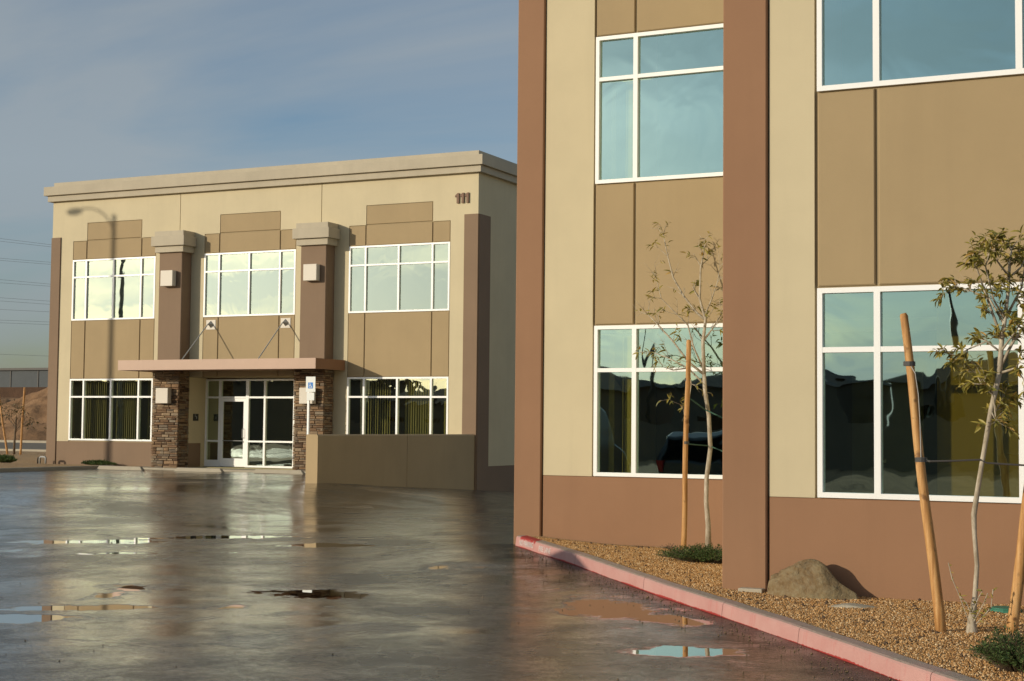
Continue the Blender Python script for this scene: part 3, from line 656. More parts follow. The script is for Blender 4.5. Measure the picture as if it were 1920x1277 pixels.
bay(YA, -9.545, -9.122, -8.362, -8.345, -4.95, -5.0, True)
bay(YB, -4.945, -4.475, -3.992, -3.975, 1.2, 9, False)
# right of the second bay, outside the frame
MB().box(-.02, .72, YB, YB + .2, pl, ZTOP).build('wall_face', M['cream'], B2)
MB().slab(.74, 1.21, -1.9, ZTOP, YB - .04, YB + .2, .014).build('pilaster', M['rose'], B2)
MB().box(-9.50, -9.3, YA + .21, 39.9, -1.9, ZTOP).build('side_wall', M['cream'], B2)
MB().box(-4.93, -4.75, YB + .21, YA + .2, -1.9, ZTOP).build('side_wall', M['cream'], B2)
MB().box(.95, 1.19, YB + .21, 39.9, -1.9, ZTOP).build('side_wall', M['cream'], B2)
MB().box(-9.29, .94, 39.6, 39.89, -1.9, ZTOP).build('rear_wall', M['cream'], B2)
mb = MB(); mb.box(-9.29, .94, YA + .23, 39.59, 7.5, 7.7); mb.box(-4.74, .94, YB + .23, YA + .229, 7.5, 7.7); mb.build('roof', M['roofing'], B2)
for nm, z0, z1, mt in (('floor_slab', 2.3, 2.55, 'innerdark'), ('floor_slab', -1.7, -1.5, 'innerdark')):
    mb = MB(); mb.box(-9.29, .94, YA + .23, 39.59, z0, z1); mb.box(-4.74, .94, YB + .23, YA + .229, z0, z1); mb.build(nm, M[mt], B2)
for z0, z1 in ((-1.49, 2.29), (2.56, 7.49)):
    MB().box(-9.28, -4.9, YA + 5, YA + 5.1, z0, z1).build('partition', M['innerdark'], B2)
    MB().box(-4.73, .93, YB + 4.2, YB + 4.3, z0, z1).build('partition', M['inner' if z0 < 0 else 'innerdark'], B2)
# partly furnished room seen through the near window
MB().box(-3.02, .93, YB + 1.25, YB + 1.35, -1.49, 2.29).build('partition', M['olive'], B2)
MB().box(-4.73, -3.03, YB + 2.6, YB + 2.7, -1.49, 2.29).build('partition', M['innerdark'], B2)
DR = MB().box(-3.86, -3.12, YB + 1.02, YB + 1.07, -1.49, .62).build('inner_door', M['greydark'], B2)
MB().box(-3.62, -3.50, YB + .98, YB + 1.015, -.34, -.31).build('door_handle', M['chrome'], DR)
MB().box(-4.73, -3.03, YB + 2.0, YB + 2.05, 1.1, 1.25).build('ceiling_rail', M['white'], B2)
MB().box(-2.2, -1.0, YB + 1.21, YB + 1.245, -.2, .75).build('wall_board', M['greydark'], B2)
bl = MB().box(-8.33, -7.6, YA + .28, YA + .33, 1.33, 1.37).build('blind', M['white'], B2); ORG[bl.name] = org(B2)
sl2 = MB().box(-.05, .05, -.001, .001, -1.0, 1.0).mesh('slat', M['blind'])
for x, a, s_ in ((-8.19, -10, .9), (-8.02, -60, .6), (-7.985, -70, .5), (-7.93, -5, 1.2)): put(sl2, 'slat', (x, YA + .3, .36), bl, (0, 0, R(a)), (s_, 1, 1))
bl = MB().box(-8.33, -7.6, YA + .28, YA + .33, 4.9, 4.94).build('blind', M['white'], B2); ORG[bl.name] = org(B2)
for x, a, s_ in ((-8.19, -10, .8), (-7.99, -60, .5), (-7.93, -5, 1.1)): put(sl2, 'slat', (x, YA + .3, 3.92), bl, (0, 0, R(a)), (s_, 1, 1))

# ------------------------------------------------------------------ kerb, gravel bed in front of the near building
def kpt(s):
    for a, b in zip(KP3, KP3[1:]):
        l = math.hypot(b[0] - a[0], b[1] - a[1])
        if s <= l or b == KP3[-1]:
            t = s / l; d = V(((b[0] - a[0]) / l, (b[1] - a[1]) / l, 0)); return V((a[0] + (b[0] - a[0]) * t, a[1] + (b[1] - a[1]) * t, a[2] + (b[2] - a[2]) * t)), d
        s -= l
KB = bpy.data.objects.new('red_kerb', None); col.objects.link(KB); KB['kind'] = 'structure'
cuts = [0, 2.55, 5.1, 7.3, 9.0, 11.3, 13.8, 16.5, 19]
def kprof():   # (offset towards bed, z)
    return [(0, -.25), (0, -.01), (.014, .108), (.024, .124), (.045, .133), (.155, .135), (.17, .122), (.17, -.25)]
for a, b in zip(cuts, cuts[1:]):
    mb = MB(); rel = []; pr = kprof(); n = len(pr); ns = max(2, int((b - a) / .4)); a2, b2 = a + .005, b - .005
    for i in range(ns + 1):
        p, d = kpt(a2 + (b2 - a2) * i / ns); nn = V((-d.y, d.x, 0)) * 1.0
        if nn.y < 0: nn = -nn
        jit = .004 * mnoise.noise((p.x * 2, p.y * 2, 3))
        for o_, z in pr: mb.v.append((p.x + nn.x * o_, p.y + nn.y * o_, p.z + z + (jit if z > .05 else 0))); rel.append(z)
    for i in range(ns):
        for k in range(n): mb.f.append((i * n + k, i * n + (k + 1) % n, (i + 1) * n + (k + 1) % n, (i + 1) * n + k))
    mb.f.append(tuple(range(n))[::-1]); mb.f.append(tuple(ns * n + k for k in range(n)))
    # face winding outward
    me = mb.build('kerb_stone', M['kerb'], KB)
    import bmesh
    at = me.data.attributes.new('above_gutter', 'FLOAT', 'POINT'); at.data.foreach_set('value', rel)
    bm = bmesh.new(); bm.from_mesh(me.data); bmesh.ops.recalc_face_normals(bm, faces=bm.faces); bm.to_mesh(me.data); bm.free()
# stencilled lettering on the kerb face
for body, s0, ww in (('NO PARKING', .50, .62), ('FIRE LANE', 1.32, .50)):
    me = text_mesh(body, .10, M['textwhite'], .0008)
    xs_ = [v.co.x for v in me.vertices]; sc_ = ww / (max(xs_) - min(xs_))
    p, d = kpt(s0); nn = V((-d.y, d.x, 0)); nn = nn if nn.y > 0 else -nn
    o = bpy.data.objects.new('painted_lettering', me); col.objects.link(o); o.parent = KB
    tilt = math.atan2(.014, .118)
    xa = d; za = (V((0, 0, 1)) * math.cos(tilt) + nn * math.sin(tilt)).normalized(); ya = xa.cross(za)   # outward normal
    yaw_n = -ya if ya.dot(nn) > 0 else ya
    # local: x along kerb, y up the face, z out of the face
    zz = xa.cross(za)
    o.matrix_world = Matrix(((xa.x * sc_, za.x, zz.x, 0), (xa.y * sc_, za.y, zz.y, 0), (xa.z * sc_, za.z, zz.z, 0), (0, 0, 0, 1)))
    o.location = p + nn * .0068 + V((0, 0, .058)) + zz * .0025
def bed_z(x, y):
    d, zk = kdist(x, y)
    zw = -1.61 if x < -4.95 else -1.645
    z = zk + .118 + (zw - (zk + .118)) * sstep((d - .15) / 1.3)
    return z + .010 * mnoise.noise((x * 1.7, y * 1.7, 0)) + .006 * mnoise.noise((x * 6, y * 6, 0))
def in_bed(x, y, marg=.16):
    for i, (a, b) in enumerate(zip(KP, KP[1:])):
        if b[1] <= y <= a[1]:
            t = (a[1] - y) / (a[1] - b[1]); xk = a[0] + (b[0] - a[0]) * t
            if x < xk + marg / .785 + .012: return False
            ok = (x < -4.95 and y < YA) or (x >= -4.95 and y < YB - .0)
            return ok and x < 6
    return False
mb = MB(); st = .16
# ribbon mesh following the kerb: rows by y, from kerb back edge to x=6
rows = []
yy = 19.86
while yy > 4.6:
    for a, b in zip(KP, KP[1:]):
        if b[1] <= yy <= a[1]:
            t = (a[1] - yy) / (a[1] - b[1]); xk = a[0] + (b[0] - a[0]) * t; break
    else: xk = KP[0][0]
    if yy > KP[0][1]: xk = KP[0][0]
    x0 = xk + .15 / .785; x1 = -4.96 if yy > YB - .02 else 6.0
    rows.append([(x0 + (x1 - x0) * (i / 60) ** 1.3, yy) for i in range(61)]); yy -= st
    if rows[-1][0][1] > YB and yy < YB - .02 + 0 and yy > YB - st: yy = YB - .021
grid = []
for r in rows:
    grid.append([len(mb.v) + i for i in range(61)]); mb.v += [(x, y, bed_z(x, y)) for x, y in r]
for a, b in zip(range(len(rows) - 1), range(1, len(rows))):
    if rows[a][0][1] > YB - .02 >= rows[b][0][1] + 0: 
        pass
    for i in range(60): mb.f.append((grid[b][i], grid[b][i + 1], grid[a][i + 1], grid[a][i]))
tagit(mb.build('gravel_bed', M['gravel'], smooth=True), kind='structure')
# loose pebbles as real stones
def pebbles(name, pts, smin, smax, mat, seed):
    rs = np.random.RandomState(seed); n = len(pts); pts = np.array(pts)
    base = np.array([(1, 0, 0), (-1, 0, 0), (0, 1, 0), (0, -1, 0), (0, 0, 1), (0, 0, -1)], float)
    F = np.array([(0, 2, 4), (2, 1, 4), (1, 3, 4), (3, 0, 4), (2, 0, 5), (1, 2, 5), (3, 1, 5), (0, 3, 5)])
    sc3 = rs.uniform(smin, smax, (n, 1)) * rs.uniform(.6, 1.2, (n, 3)); an = rs.uniform(0, 6.28, n); tl = rs.uniform(-.6, .6, n)
    b = base[None] * sc3[:, None, :] * rs.uniform(.75, 1.2, (n, 6, 1))
    c, s = np.cos(tl)[:, None], np.sin(tl)[:, None]; y = b[..., 1] * c - b[..., 2] * s; z = b[..., 1] * s + b[..., 2] * c
    c, s = np.cos(an)[:, None], np.sin(an)[:, None]; x = b[..., 0] * c - y * s; y2 = b[..., 0] * s + y * c
    v = np.stack([x, y2, z], -1) + pts[:, None, :]
    f = (F[None] + (np.arange(n) * 6)[:, None, None]).reshape(-1, 3)
    me = bpy.data.meshes.new(name); me.vertices.add(n * 6); me.vertices.foreach_set('co', v.reshape(-1)); me.loops.add(len(f) * 3); me.loops.foreach_set('vertex_index', f.reshape(-1))
    me.polygons.add(len(f)); me.polygons.foreach_set('loop_start', np.arange(len(f)) * 3); me.polygons.foreach_set('loop_total', np.full(len(f), 3)); me.update(); me.validate(); me.materials.append(mat)
    o = bpy.data.objects.new(name, me); col.objects.link(o); return o
rr = random.Random(5); pts = []
tries = 0
while len(pts) < 95000 and tries < 700000:
    tries += 1
    y = 9.6 + 10.3 * rr.random(); x = -9.2 + rr.random() * 9.4
    if x > -.158 * y + 1.0 or not in_bed(x, y): continue
    if x < -4.95 and x > -4.9: continue
    pts.append((x, y, bed_z(x, y) + rr.uniform(-.002, .006)))
tagit(pebbles('loose_gravel', pts, .005, .0125, M['pebble'], 1), kind='stuff')
pts = []
for i in range(650):
    s = rr.uniform(.3, 12.5); p, d = kpt(s); nn = V((-d.y, d.x, 0)); nn = nn if nn.y > 0 else -nn
    off = -abs(rr.gauss(0, .22 if rr.random() < .8 else .8)) - .01
    q = p + nn * off; pts.append((q.x, q.y, hgt(q.x, q.y) + .003))
for i in range(350):
    q = (rr.uniform(-17, -2.5), rr.uniform(7, 22)); pts.append((q[0], q[1], hgt(*q) + .002))
pts = [p for p in pts if p[0] / p[1] < 0 and not in_bed(p[0], p[1], -.05)]
tagit(pebbles('spilled_gravel', pts, .003, .010, M['pebble_dull'], 2), kind='stuff')

# bigger stones, leaf litter
rr = random.Random(9); pts = []
while len(pts) < 260:
    y = rr.uniform(10, 19.7); x = rr.uniform(-9, 0)
    if x < -.158 * y + 1 and in_bed(x, y, .3): pts.append((x, y, bed_z(x, y) + .004))
tagit(pebbles('larger_stones', pts, .014, .030, M['stone'], 5), kind='stuff')
mb = MB()
for i in range(420):
    y = rr.uniform(10, 19.7); x = rr.uniform(-9, 0)
    if not in_bed(x, y, .25) or mnoise.noise((x * .9, y * .9, 4)) < .02: continue
    z = bed_z(x, y) + .012; a = rr.uniform(0, 6.28); l = rr.uniform(.02, .05); w_ = l * rr.uniform(.15, .4); c, s_ = math.cos(a), math.sin(a); h = rr.uniform(.0, .012)
    mb.add([(x - c * l, y - s_ * l, z), (x + s_ * w_, y - c * w_, z + h), (x + c * l, y + s_ * l, z + h * .5), (x - s_ * w_, y + c * w_, z + h)], [(0, 1, 2, 3)])
tagit(mb.build('leaf_litter', M['bark2']), kind='stuff')
# boulder and slab
import bmesh
def rock(name, c, dims, seed, prof=None, sub=5, mat='rock'):
    bm = bmesh.new(); bmesh.ops.create_icosphere(bm, subdivisions=sub, radius=1); rs = random.Random(seed)
    planes = [(V((rs.uniform(-1, 1), rs.uniform(-1, 1), rs.uniform(-.2, 1))).normalized(), rs.uniform(.70, .9)) for _ in range(9)]
    for v in bm.verts:
        p = v.co.copy()
        for n_, d_ in planes:
            k = p.dot(n_)
            if k > d_: p -= n_ * (k - d_) * .85
        p += p.normalized() * (.07 * mnoise.noise(p * 1.6 + V((seed, 0, 0))) + .035 * mnoise.noise(p * 4.5) + .014 * mnoise.noise(p * 12))
        x = p.x; z = p.z
        if prof: z *= prof(x)
        v.co = V((x * dims[0], p.y * dims[1], max(z, -.35) * dims[2]))
    me = bpy.data.meshes.new(name); bm.to_mesh(me); bm.free(); me.materials.append(M[mat])
    me.polygons.foreach_set('use_smooth', [True] * len(me.polygons))
    o = bpy.data.objects.new(name, me); col.objects.link(o); o.location = c; ORG[o.name] = V(c); return o
def rprof(x):
    pf = [(-1.2, 1.0), (-.95, 1.6), (-.7, 1.2), (-.3, 1.05), (.0, 1.0), (.25, .95), (.5, .78), (.75, .62), (1.0, .6), (1.2, .5)]
    for (a, p), (b, q) in zip(pf, pf[1:]):
        if a <= x <= b: return p + (q - p) * (x - a) / (b - a)
    return 1
o = rock('boulder', (-3.955, 15.03, -1.675), (.455, .24, .385), 4, rprof); tagit(o, 'large tan boulder on gravel against the rose brown wall base', 'boulder')
o = rock('flat_stone', (-3.42, 14.42, -1.655), (.26, .15, .04), 9, sub=3); tagit(o, 'thin flat grey stone lying on gravel beside the boulder', 'stone')
o.data.materials[0] = M['concrete']
mb = MB(); mb.box(-4.73, -4.48, 15.06, 15.18, -1.7, -1.60); tagit(mb.build('footing_edge', M['concrete'], bevel=.01), kind='structure')
# irrigation valve lid
VL = empty('valve_box', (-2.10, 14.75, -1.64), 'round green irrigation valve lid in gravel near the wall', 'valve box')
MB().tube([(-2.10, 14.75, -1.67), (-2.10, 14.75, -1.618)], .145, 20).build('rim', M['valve'], VL)
MB().tube([(-2.10, 14.75, -1.617), (-2.10, 14.75, -1.606)], .125, 20).build('lid', M['valve'], VL)

# ------------------------------------------------------------------ plants
def leaf_mesh(mat, L_=.085, W_=.022, seed=0):
    rs = random.Random(seed); mb = MB(); n = 5; cv = rs.uniform(.01, .03)
    for i in range(n + 1):
        t = i / n; w_ = W_ * math.sin(math.pi * min(1, .08 + t * .95)) ** .8 * (1 if i < n else 0.05); x = L_ * t; z = -cv * t * t * 1.4
        mb.v += [(x, -w_ / 2, z + .25 * w_), (x, 0, z), (x, w_ / 2, z + .25 * w_)]
    for i in range(n):
        for k in range(2): mb.f.append((i * 3 + k, (i + 1) * 3 + k, (i + 1) * 3 + k + 1, i * 3 + k + 1))
    me = mb.mesh('leaf', mat); return me, mb
def rot_from(dirv, rs):
    q = dirv.to_track_quat('X', 'Z'); e = q.to_matrix().to_4x4() @ Matrix.Rotation(rs.uniform(-1.2, 1.2), 4, 'X'); return e
def wander(p0, p1, n, amp, rs):
    p0, p1 = V(p0), V(p1); o = []
    for i in range(n + 1):
        t = i / n; k = math.sin(math.pi * t)
        o.append(p0.lerp(p1, t) + V((rs.uniform(-1, 1), rs.uniform(-1, 1), rs.uniform(-.6, .6))) * amp * k)
    return o
def cluster(tip, d, rs, nl, size, leaves):
    """palmate spray of leaves around a twig tip"""
    d = d.normalized()
    for i in range(nl):
        a = rs.uniform(0, 6.28); sp = rs.uniform(.5, 1.25)
        o1 = d.orthogonal().normalized(); o2 = d.cross(o1)
        v = d * math.cos(sp) + (o1 * math.cos(a) + o2 * math.sin(a)) * math.sin(sp); v.z -= .28
        leaves.append((tip - d * rs.uniform(0, .06), v.normalized(), size * rs.uniform(.6, 1.15)))
def grow(mb, base, d, ln, r, lv, rs, tips, kids=3, spread=.6):
    n = 4; pts = [V(base)]; dd = d.normalized()
    for i in range(n):
        dd = (dd + V((rs.uniform(-1, 1), rs.uniform(-1, 1), rs.uniform(-.5, .8))) * .16).normalized(); pts.append(pts[-1] + dd * ln / n)
    mb.tube(pts, [r * (1 - .55 * i / n) for i in range(n + 1)], 6)
    tips.append((pts[-1], dd, lv))
    if lv > 0:
        for k in range(kids):
            j = rs.randint(2, n); a = rs.uniform(0, 6.28); o1 = dd.orthogonal().normalized(); o2 = dd.cross(o1)
            nd = (dd * math.cos(spread) + (o1 * math.cos(a) + o2 * math.sin(a)) * math.sin(spread)); grow(mb, pts[j], nd, ln * rs.uniform(.5, .75), r * .5, lv - 1, rs, tips, kids, spread)
def stake(base, top, label, r0=.05, r1=.04, group='tree stakes', mat='wood'):
    base, top = V(base), V(top); pts = [base.lerp(top, t) + V((.006 * math.sin(t * 9), .004 * math.cos(t * 7), 0)) for t in [i / 10 for i in range(11)]]
    pts.append(top + (top - base).normalized() * .02); rad = [r0 + (r1 - r0) * i / 10 for i in range(11)] + [r1 * .72]
    o = MB().tube(pts, rad, 14).build('tree_stake', M[mat], origin=base, smooth=True)
    return tagit(o, label, 'stake', group)
def tie(pts, label, mat='wire', r=.006, cat='tie'):
    return tagit(MB().tube(pts, r, 6).build('tree_tie', M[mat], origin=pts[0]), label, cat, 'ties between stakes and young trees')
def collar(c, r, label, parent):
    MB().tube([V(c) - V((0, 0, .018)), V(c) + V((0, 0, .018))], r, 12).build('collar', M['wire'], parent)

def add_leaves(tree, leaves, mat, nobj, seed, W_=.022):
    rs = random.Random(seed); vars_ = [leaf_mesh(mat, .085, W_ * k, i) for i, k in enumerate((.9, 1.0, 1.2))]
    leaves = sorted(leaves, key=lambda l: (l[0] + V((0, 0, 0))).length)   # nearest the camera first
    o0 = org(tree)
    for p, d, s in leaves[:nobj]:
        me = rs.choice(vars_)[0]; ob = bpy.data.objects.new('leaf', me); col.objects.link(ob); ob.parent = tree
        mt = rot_from(d, rs); ob.matrix_local = Matrix.Translation(p - o0) @ mt @ Matrix.Scale(s, 4)
    if leaves[nobj:]:
        mb = MB()
        for p, d, s in leaves[nobj:]:
            src = rs.choice(vars_)[1]; mt = Matrix.Translation(p) @ rot_from(d, rs) @ Matrix.Scale(s, 4)
            mb.add([tuple(mt @ V(v)) for v in src.v], src.f)
        mb.build('crown_leaves', mat, tree)['kind'] = 'stuff'

# tree by bay A: sparse
def P(u, v, y):
    a = (u - 960) / FPX; b = (v - 638.5) / FPX; a, b = a * math.cos(r_) + b * math.sin(r_), -a * math.sin(r_) + b * math.cos(r_); u_ = -b
    fw = math.cos(p_) - u_ * math.sin(p_); z = math.sin(p_) + u_ * math.cos(p_); X = a * math.cos(y_) - fw * math.sin(y_); Yd = a * math.sin(y_) + fw * math.cos(y_)
    return V((X, Yd, z)) * (y / Yd)
def on_bed(u, v):
    y = 10.0
    while y < 19.8:
        q = P(u, v, y)
        if q.z <= bed_z(q.x, q.y): return q
        y += .02
    return P(u, v, 14.0)
def tree_a():
    rs = random.Random(11); Y0 = 19.2
    base = P(1328, 1025, Y0); base.z = -1.62
    t = empty('young_tree', base, 'sparse young tree with pale trunk beside the recessed bay window', 'tree')
    trunk = [base, P(1328, 985, Y0), P(1324, 940, Y0), P(1325, 895, Y0), P(1332, 840, Y0), P(1329, 780, Y0), P(1322, 735, Y0), P(1320, 700, Y0)]
    MB().tube(trunk, [.045, .034, .030, .029, .028, .027, .026, .025], 12).build('trunk', M['bark'], t, smooth=True)
    leaves = []; tips = []
    limbs = [([(1320, 702), (1318, 640), (1323, 600), (1312, 560), (1314, 500), (1319, 478)], .027, 0),
             ([(1320, 702), (1292, 680), (1262, 640), (1235, 610), (1215, 590)], .018, -.1),
             ([(1323, 600), (1305, 585), (1282, 555), (1262, 520), (1252, 480), (1244, 440)], .018, .1),
             ([(1320, 720), (1290, 690), (1255, 672), (1222, 660)], .014, .25),
             ([(1319, 640), (1340, 610), (1352, 590), (1362, 560)], .013, .2),
             ([(1318, 690), (1300, 650), (1290, 610), (1270, 590), (1240, 560), (1230, 520)], .013, -.3),
             ([(1322, 590), (1335, 560), (1345, 530), (1350, 500)], .011, -.15),
             ([(1292, 692), (1296, 720), (1293, 745), (1280, 760)], .008, -.2), ([(1290, 690), (1262, 694), (1243, 688)], .010, -.3)]
    for pl_, r, dy in limbs:
        n = len(pl_); pts = [P(u, v, Y0 + dy * i / (n - 1)) for i, (u, v) in enumerate(pl_)]
        mb = MB(); mb.tube(pts, [r * (1 - .7 * i / (n - 1)) for i in range(n)], 8)
        for i in range(1, n):
            for k in range(2 if i < n - 1 else 3):
                d = (pts[i] - pts[i - 1]).normalized(); o1 = d.orthogonal().normalized(); o2 = d.cross(o1); a = rs.uniform(0, 6.28)
                nd = d * .7 + (o1 * math.cos(a) + o2 * math.sin(a)) * .7 + V((0, 0, .25)); tp = []
                grow(mb, pts[i], nd, rs.uniform(.10, .26), r * .22 + .0015, 1, rs, tp, 2, .7); tips += tp
            tips.append((pts[i], V((rs.uniform(-1, 1), rs.uniform(-.5, .5), .4)), 0)) if i == n - 1 else None
        mb.build('branch', M['bark'], t, smooth=True)
    for p, d, lv in tips:
        if rs.random() < .5: cluster(p, d, rs, rs.randint(2, 5), rs.uniform(.8, 1.2), leaves)
    add_leaves(t, leaves, M['leaf'], 300, 3)
    s1 = stake(P(1281, 1034, 18.8) + V((0, 0, -.06)), P(1291, 640, 18.75), 'upright round pine stake left of the sparse young tree', .036, .031)
    s2 = None
    a = P(1288, 715, 18.75); tie([P(1285, 832, 18.75), P(1305, 834, 19.0), P(1330, 836, 19.2), P(1362, 849, 19.1), P(1378, 858, 19.1)], 'dark tie from the upright stake across the sparse tree trunk', 'strap', .008)
    tie([P(1290, 745, 18.75), P(1322, 768, 19.15), P(1362, 787, 19.15), P(1378, 796, 19.15)], 'green sloping strap above the dark tie on the sparse tree', 'strap', .009)
    for v_ in (712, 830): collar(P(1289 - (v_ - 712) * .02, v_, 18.77), .037, '', s1)
tree_a()
def tree_b():
    rs = random.Random(21); base = on_bed(1822, 1187); Y0 = base.y; D = Y0 - 12.5
    t = empty('young_tree', base, 'leafy young tree with pale trunk between two leaning stakes', 'tree')
    trunk = [base - V((0, 0, .05)), base, P(1822, 1165, Y0), P(1828, 1120, Y0), P(1832, 1060, Y0), P(1827, 1000, Y0), P(1826, 965, Y0), P(1836, 900, Y0), P(1846, 840, Y0), P(1858, 770, Y0), P(1874, 700, Y0)]
    MB().tube(trunk, [.055, .050, .034, .021, .019, .019, .023, .020, .019, .021, .021], 12).build('trunk', M['bark'], t, smooth=True)
    limbs = [([(1874, 700), (1878, 640), (1884, 600), (1890, 550), (1893, 500), (1896, 470)], .024, 0), ([(1880, 640), (1862, 590), (1846, 545), (1832, 505), (1836, 480)], .014, -.2),
             ([(1884, 610), (1855, 560), (1820, 545), (1795, 540)], .011, .15), ([(1876, 660), (1850, 640), (1815, 655), (1795, 668)], .010, -.1), ([(1874, 690), (1900, 640), (1930, 600), (1950, 560)], .016, .1),
             ([(1858, 770), (1868, 790), (1862, 740), (1846, 715)], .009, -.15), ([(1874, 700), (1905, 690), (1925, 720)], .012, -.2), ([(1884, 600), (1915, 540), (1925, 480)], .013, .2),
             ([(1846, 820), (1858, 790), (1868, 770), (1880, 752)], .008, .1), ([(1893, 520), (1870, 490), (1866, 470)], .010, -.25), ([(1884, 600), (1862, 560), (1848, 500), (1858, 462)], .010, -.3), ([(1876, 660), (1905, 620), (1925, 570)], .010, -.2), ([(1862, 740), (1840, 720), (1830, 700)], .008, .1), ([(1893, 520), (1915, 500), (1932, 460)], .009, .1)]
    leaves = []
    for pl_, r, dy in limbs:
        n = len(pl_); pts = [P(u, v, Y0 + dy * i / (n - 1)) for i, (u, v) in enumerate(pl_)]; mb = MB(); mb.tube(pts, [r * (1 - .65 * i / (n - 1)) for i in range(n)], 8)
        for i in range(1, n):
            for k in range(4):
                d = (pts[i] - pts[i - 1]).normalized(); o1 = d.orthogonal().normalized(); o2 = d.cross(o1); a = rs.uniform(0, 6.28)
                tp = []; grow(mb, pts[i], d * .6 + (o1 * math.cos(a) + o2 * math.sin(a)) * .7 + V((0, 0, .1)), rs.uniform(.07, .16), r * .2 + .001, 1, rs, tp, 1, .7)
                for p, dd, lv in tp:
                    if rs.random() < .88: cluster(p, dd, rs, rs.randint(5, 8), rs.uniform(.7, 1.0), leaves)
            if i == n - 1: cluster(pts[i], d, rs, 8, 1.0, leaves)
        mb.build('branch', M['bark'], t, smooth=True)
    add_leaves(t, leaves, M['leaf'], 300, 5, .024)
    # suckers at the foot
    mb = MB(); lv = []
    for u0, pts2 in ((0, [(1818, 1170), (1800, 1120), (1785, 1085), (1778, 1055)]), (1, [(1824, 1160), (1812, 1130), (1800, 1118)]), (2, [(1826, 1165), (1845, 1130), (1852, 1112)]), (3, [(1822, 1150), (1835, 1120), (1842, 1108)]), (4, [(1830, 1170), (1858, 1140), (1862, 1105)])):
        pp = [P(u, v, Y0 - .1) for u, v in pts2]; mb.tube(pp, [.004] * len(pp), 5)
        for q, q2 in zip(pp, pp[1:]):
            for k in range(5 if u0 in (1, 2, 3) else 3): lv.append((q.lerp(q2, rs.random()), V((rs.uniform(-1, 1), rs.uniform(-1, .3), rs.uniform(-.2, .6))).normalized(), rs.uniform(.4, .75) if u0 else .35))
    sp_ = mb.build('sucker_shoot', M['bark'], t)
    mbl = MB(); src = leaf_mesh(M['leaf'], .085, .03, 4)[1]
    for p, d, s in lv:
        mt = Matrix.Translation(p) @ rot_from(d, rs) @ Matrix.Scale(s, 4); mbl.add([tuple(mt @ V(v)) for v in src.v], src.f)
    mbl.build('sucker_leaves', M['leaf'], t)['kind'] = 'stuff'
    s1 = stake(P(1766, 1189, D + 12.4) + V((0, 0, -.06)), P(1694, 592, D + 12.4), 'leaning round pine stake left of the leafy young tree', .045, .033)
    s2 = stake(P(1893, 1192, D + 12.6) + V((0, 0, -.06)), P(1966, 640, D + 12.6), 'round pine stake leaning right at the right frame edge', .047, .038)
    tie([P(1728, 862, D + 12.38), P(1744, 865, D + 12.36), P(1790, 864, D + 12.42), P(1838, 862, D + 12.48), P(1850, 868, D + 12.5), P(1895, 871, D + 12.55), P(1932, 873, D + 12.6)], 'black tie joining both leaning stakes to the leafy tree trunk', 'wire', .008)
    tie([P(1706, 683, D + 12.36), P(1716, 700, D + 12.34), P(1722, 740, D + 12.35), P(1725, 790, D + 12.36), P(1727, 862, D + 12.36)], 'loose pale wire hanging down the left leaning stake', 'grey', .004)
    for u, v in ((1705, 682), (1727, 862)): collar(P(u, v, 12.4), .047, '', s1)
tree_b()
def shrub(c, rx, ry, h, n, label, seed, mat='leaf2', name='shrub', group='low green shrubs in gravel', leafw=.004, ll=.03):
    rs = random.Random(seed); t = empty(name, c, label, 'shrub', group); st_ = MB(); lf = MB()
    for i in range(n):
        a = rs.uniform(0, 6.28); q = math.sqrt(rs.random()); tip = V(c) + V((math.cos(a) * rx * q, math.sin(a) * ry * q, h * (1 - .55 * q * q) * rs.uniform(.6, 1.1)))
        root = V(c) + V((math.cos(a) * rx * q * .35, math.sin(a) * ry * q * .35, 0)); mid = root.lerp(tip, .5) + V((0, 0, .02))
        st_.tube([root, mid, tip], [.003, .002, .001], 4, False)
        for k in range(16):
            tt = rs.uniform(.25, 1); p = root.lerp(mid, tt * 2) if tt < .5 else mid.lerp(tip, tt * 2 - 1)
            d = V((rs.uniform(-1, 1), rs.uniform(-1, 1), rs.uniform(-.1, 1.1))).normalized(); s = d.orthogonal().normalized() * leafw * rs.uniform(.7, 1.6); e = p + d * ll * rs.uniform(.6, 1.3)
            m_ = p.lerp(e, .45); b = len(lf.v); lf.v += [tuple(p), tuple(m_ + s), tuple(e), tuple(m_ - s)]; lf.f.append((b, b + 1, b + 2, b + 3))
    st_.build('stems', M['bark2'], t)['kind'] = 'stuff'; lf.build('foliage', M[mat], t)['kind'] = 'stuff'
q = on_bed(1312, 1058); shrub((q.x, q.y + .25, q.z - .01), .66, .35, .22, 620, 'low dark green shrub at the foot of the sparse young tree', 1)
q = on_bed(1916, 1258); shrub((q.x, q.y, q.z - .01), .36, .30, .31, 420, 'bushy green shrub at the bottom right corner on gravel', 2)
shrub((-34.9, 40.55, -1.45), .75, .25, .16, 160, 'low green plant behind the leftmost wheel stop', 3, leafw=.012, ll=.09)
shrub((-38.9, 40.4, -1.44), .5, .35, .28, 160, 'small green shrub on gravel at the far left edge', 4, leafw=.012, ll=.09)
# twigs of debris near the sparse tree
mb = MB(); rs = random.Random(4)
for i in range(26):
    p = P(1262, 1021, 19.3); p = V((p.x + rs.uniform(-.12, .12), p.y + rs.uniform(-.1, .1), -1.575)); mb.tube([p, p + V((rs.uniform(-.07, .07), rs.uniform(-.05, .05), rs.uniform(.0, .06)))], .004, 4)
tagit(mb.build('twig_heap', M['bark2'], origin=(P(1262, 1021, 19.3).x, 19.3, -1.58)), 'small heap of dry twigs near the wall left of the stake', 'twigs')

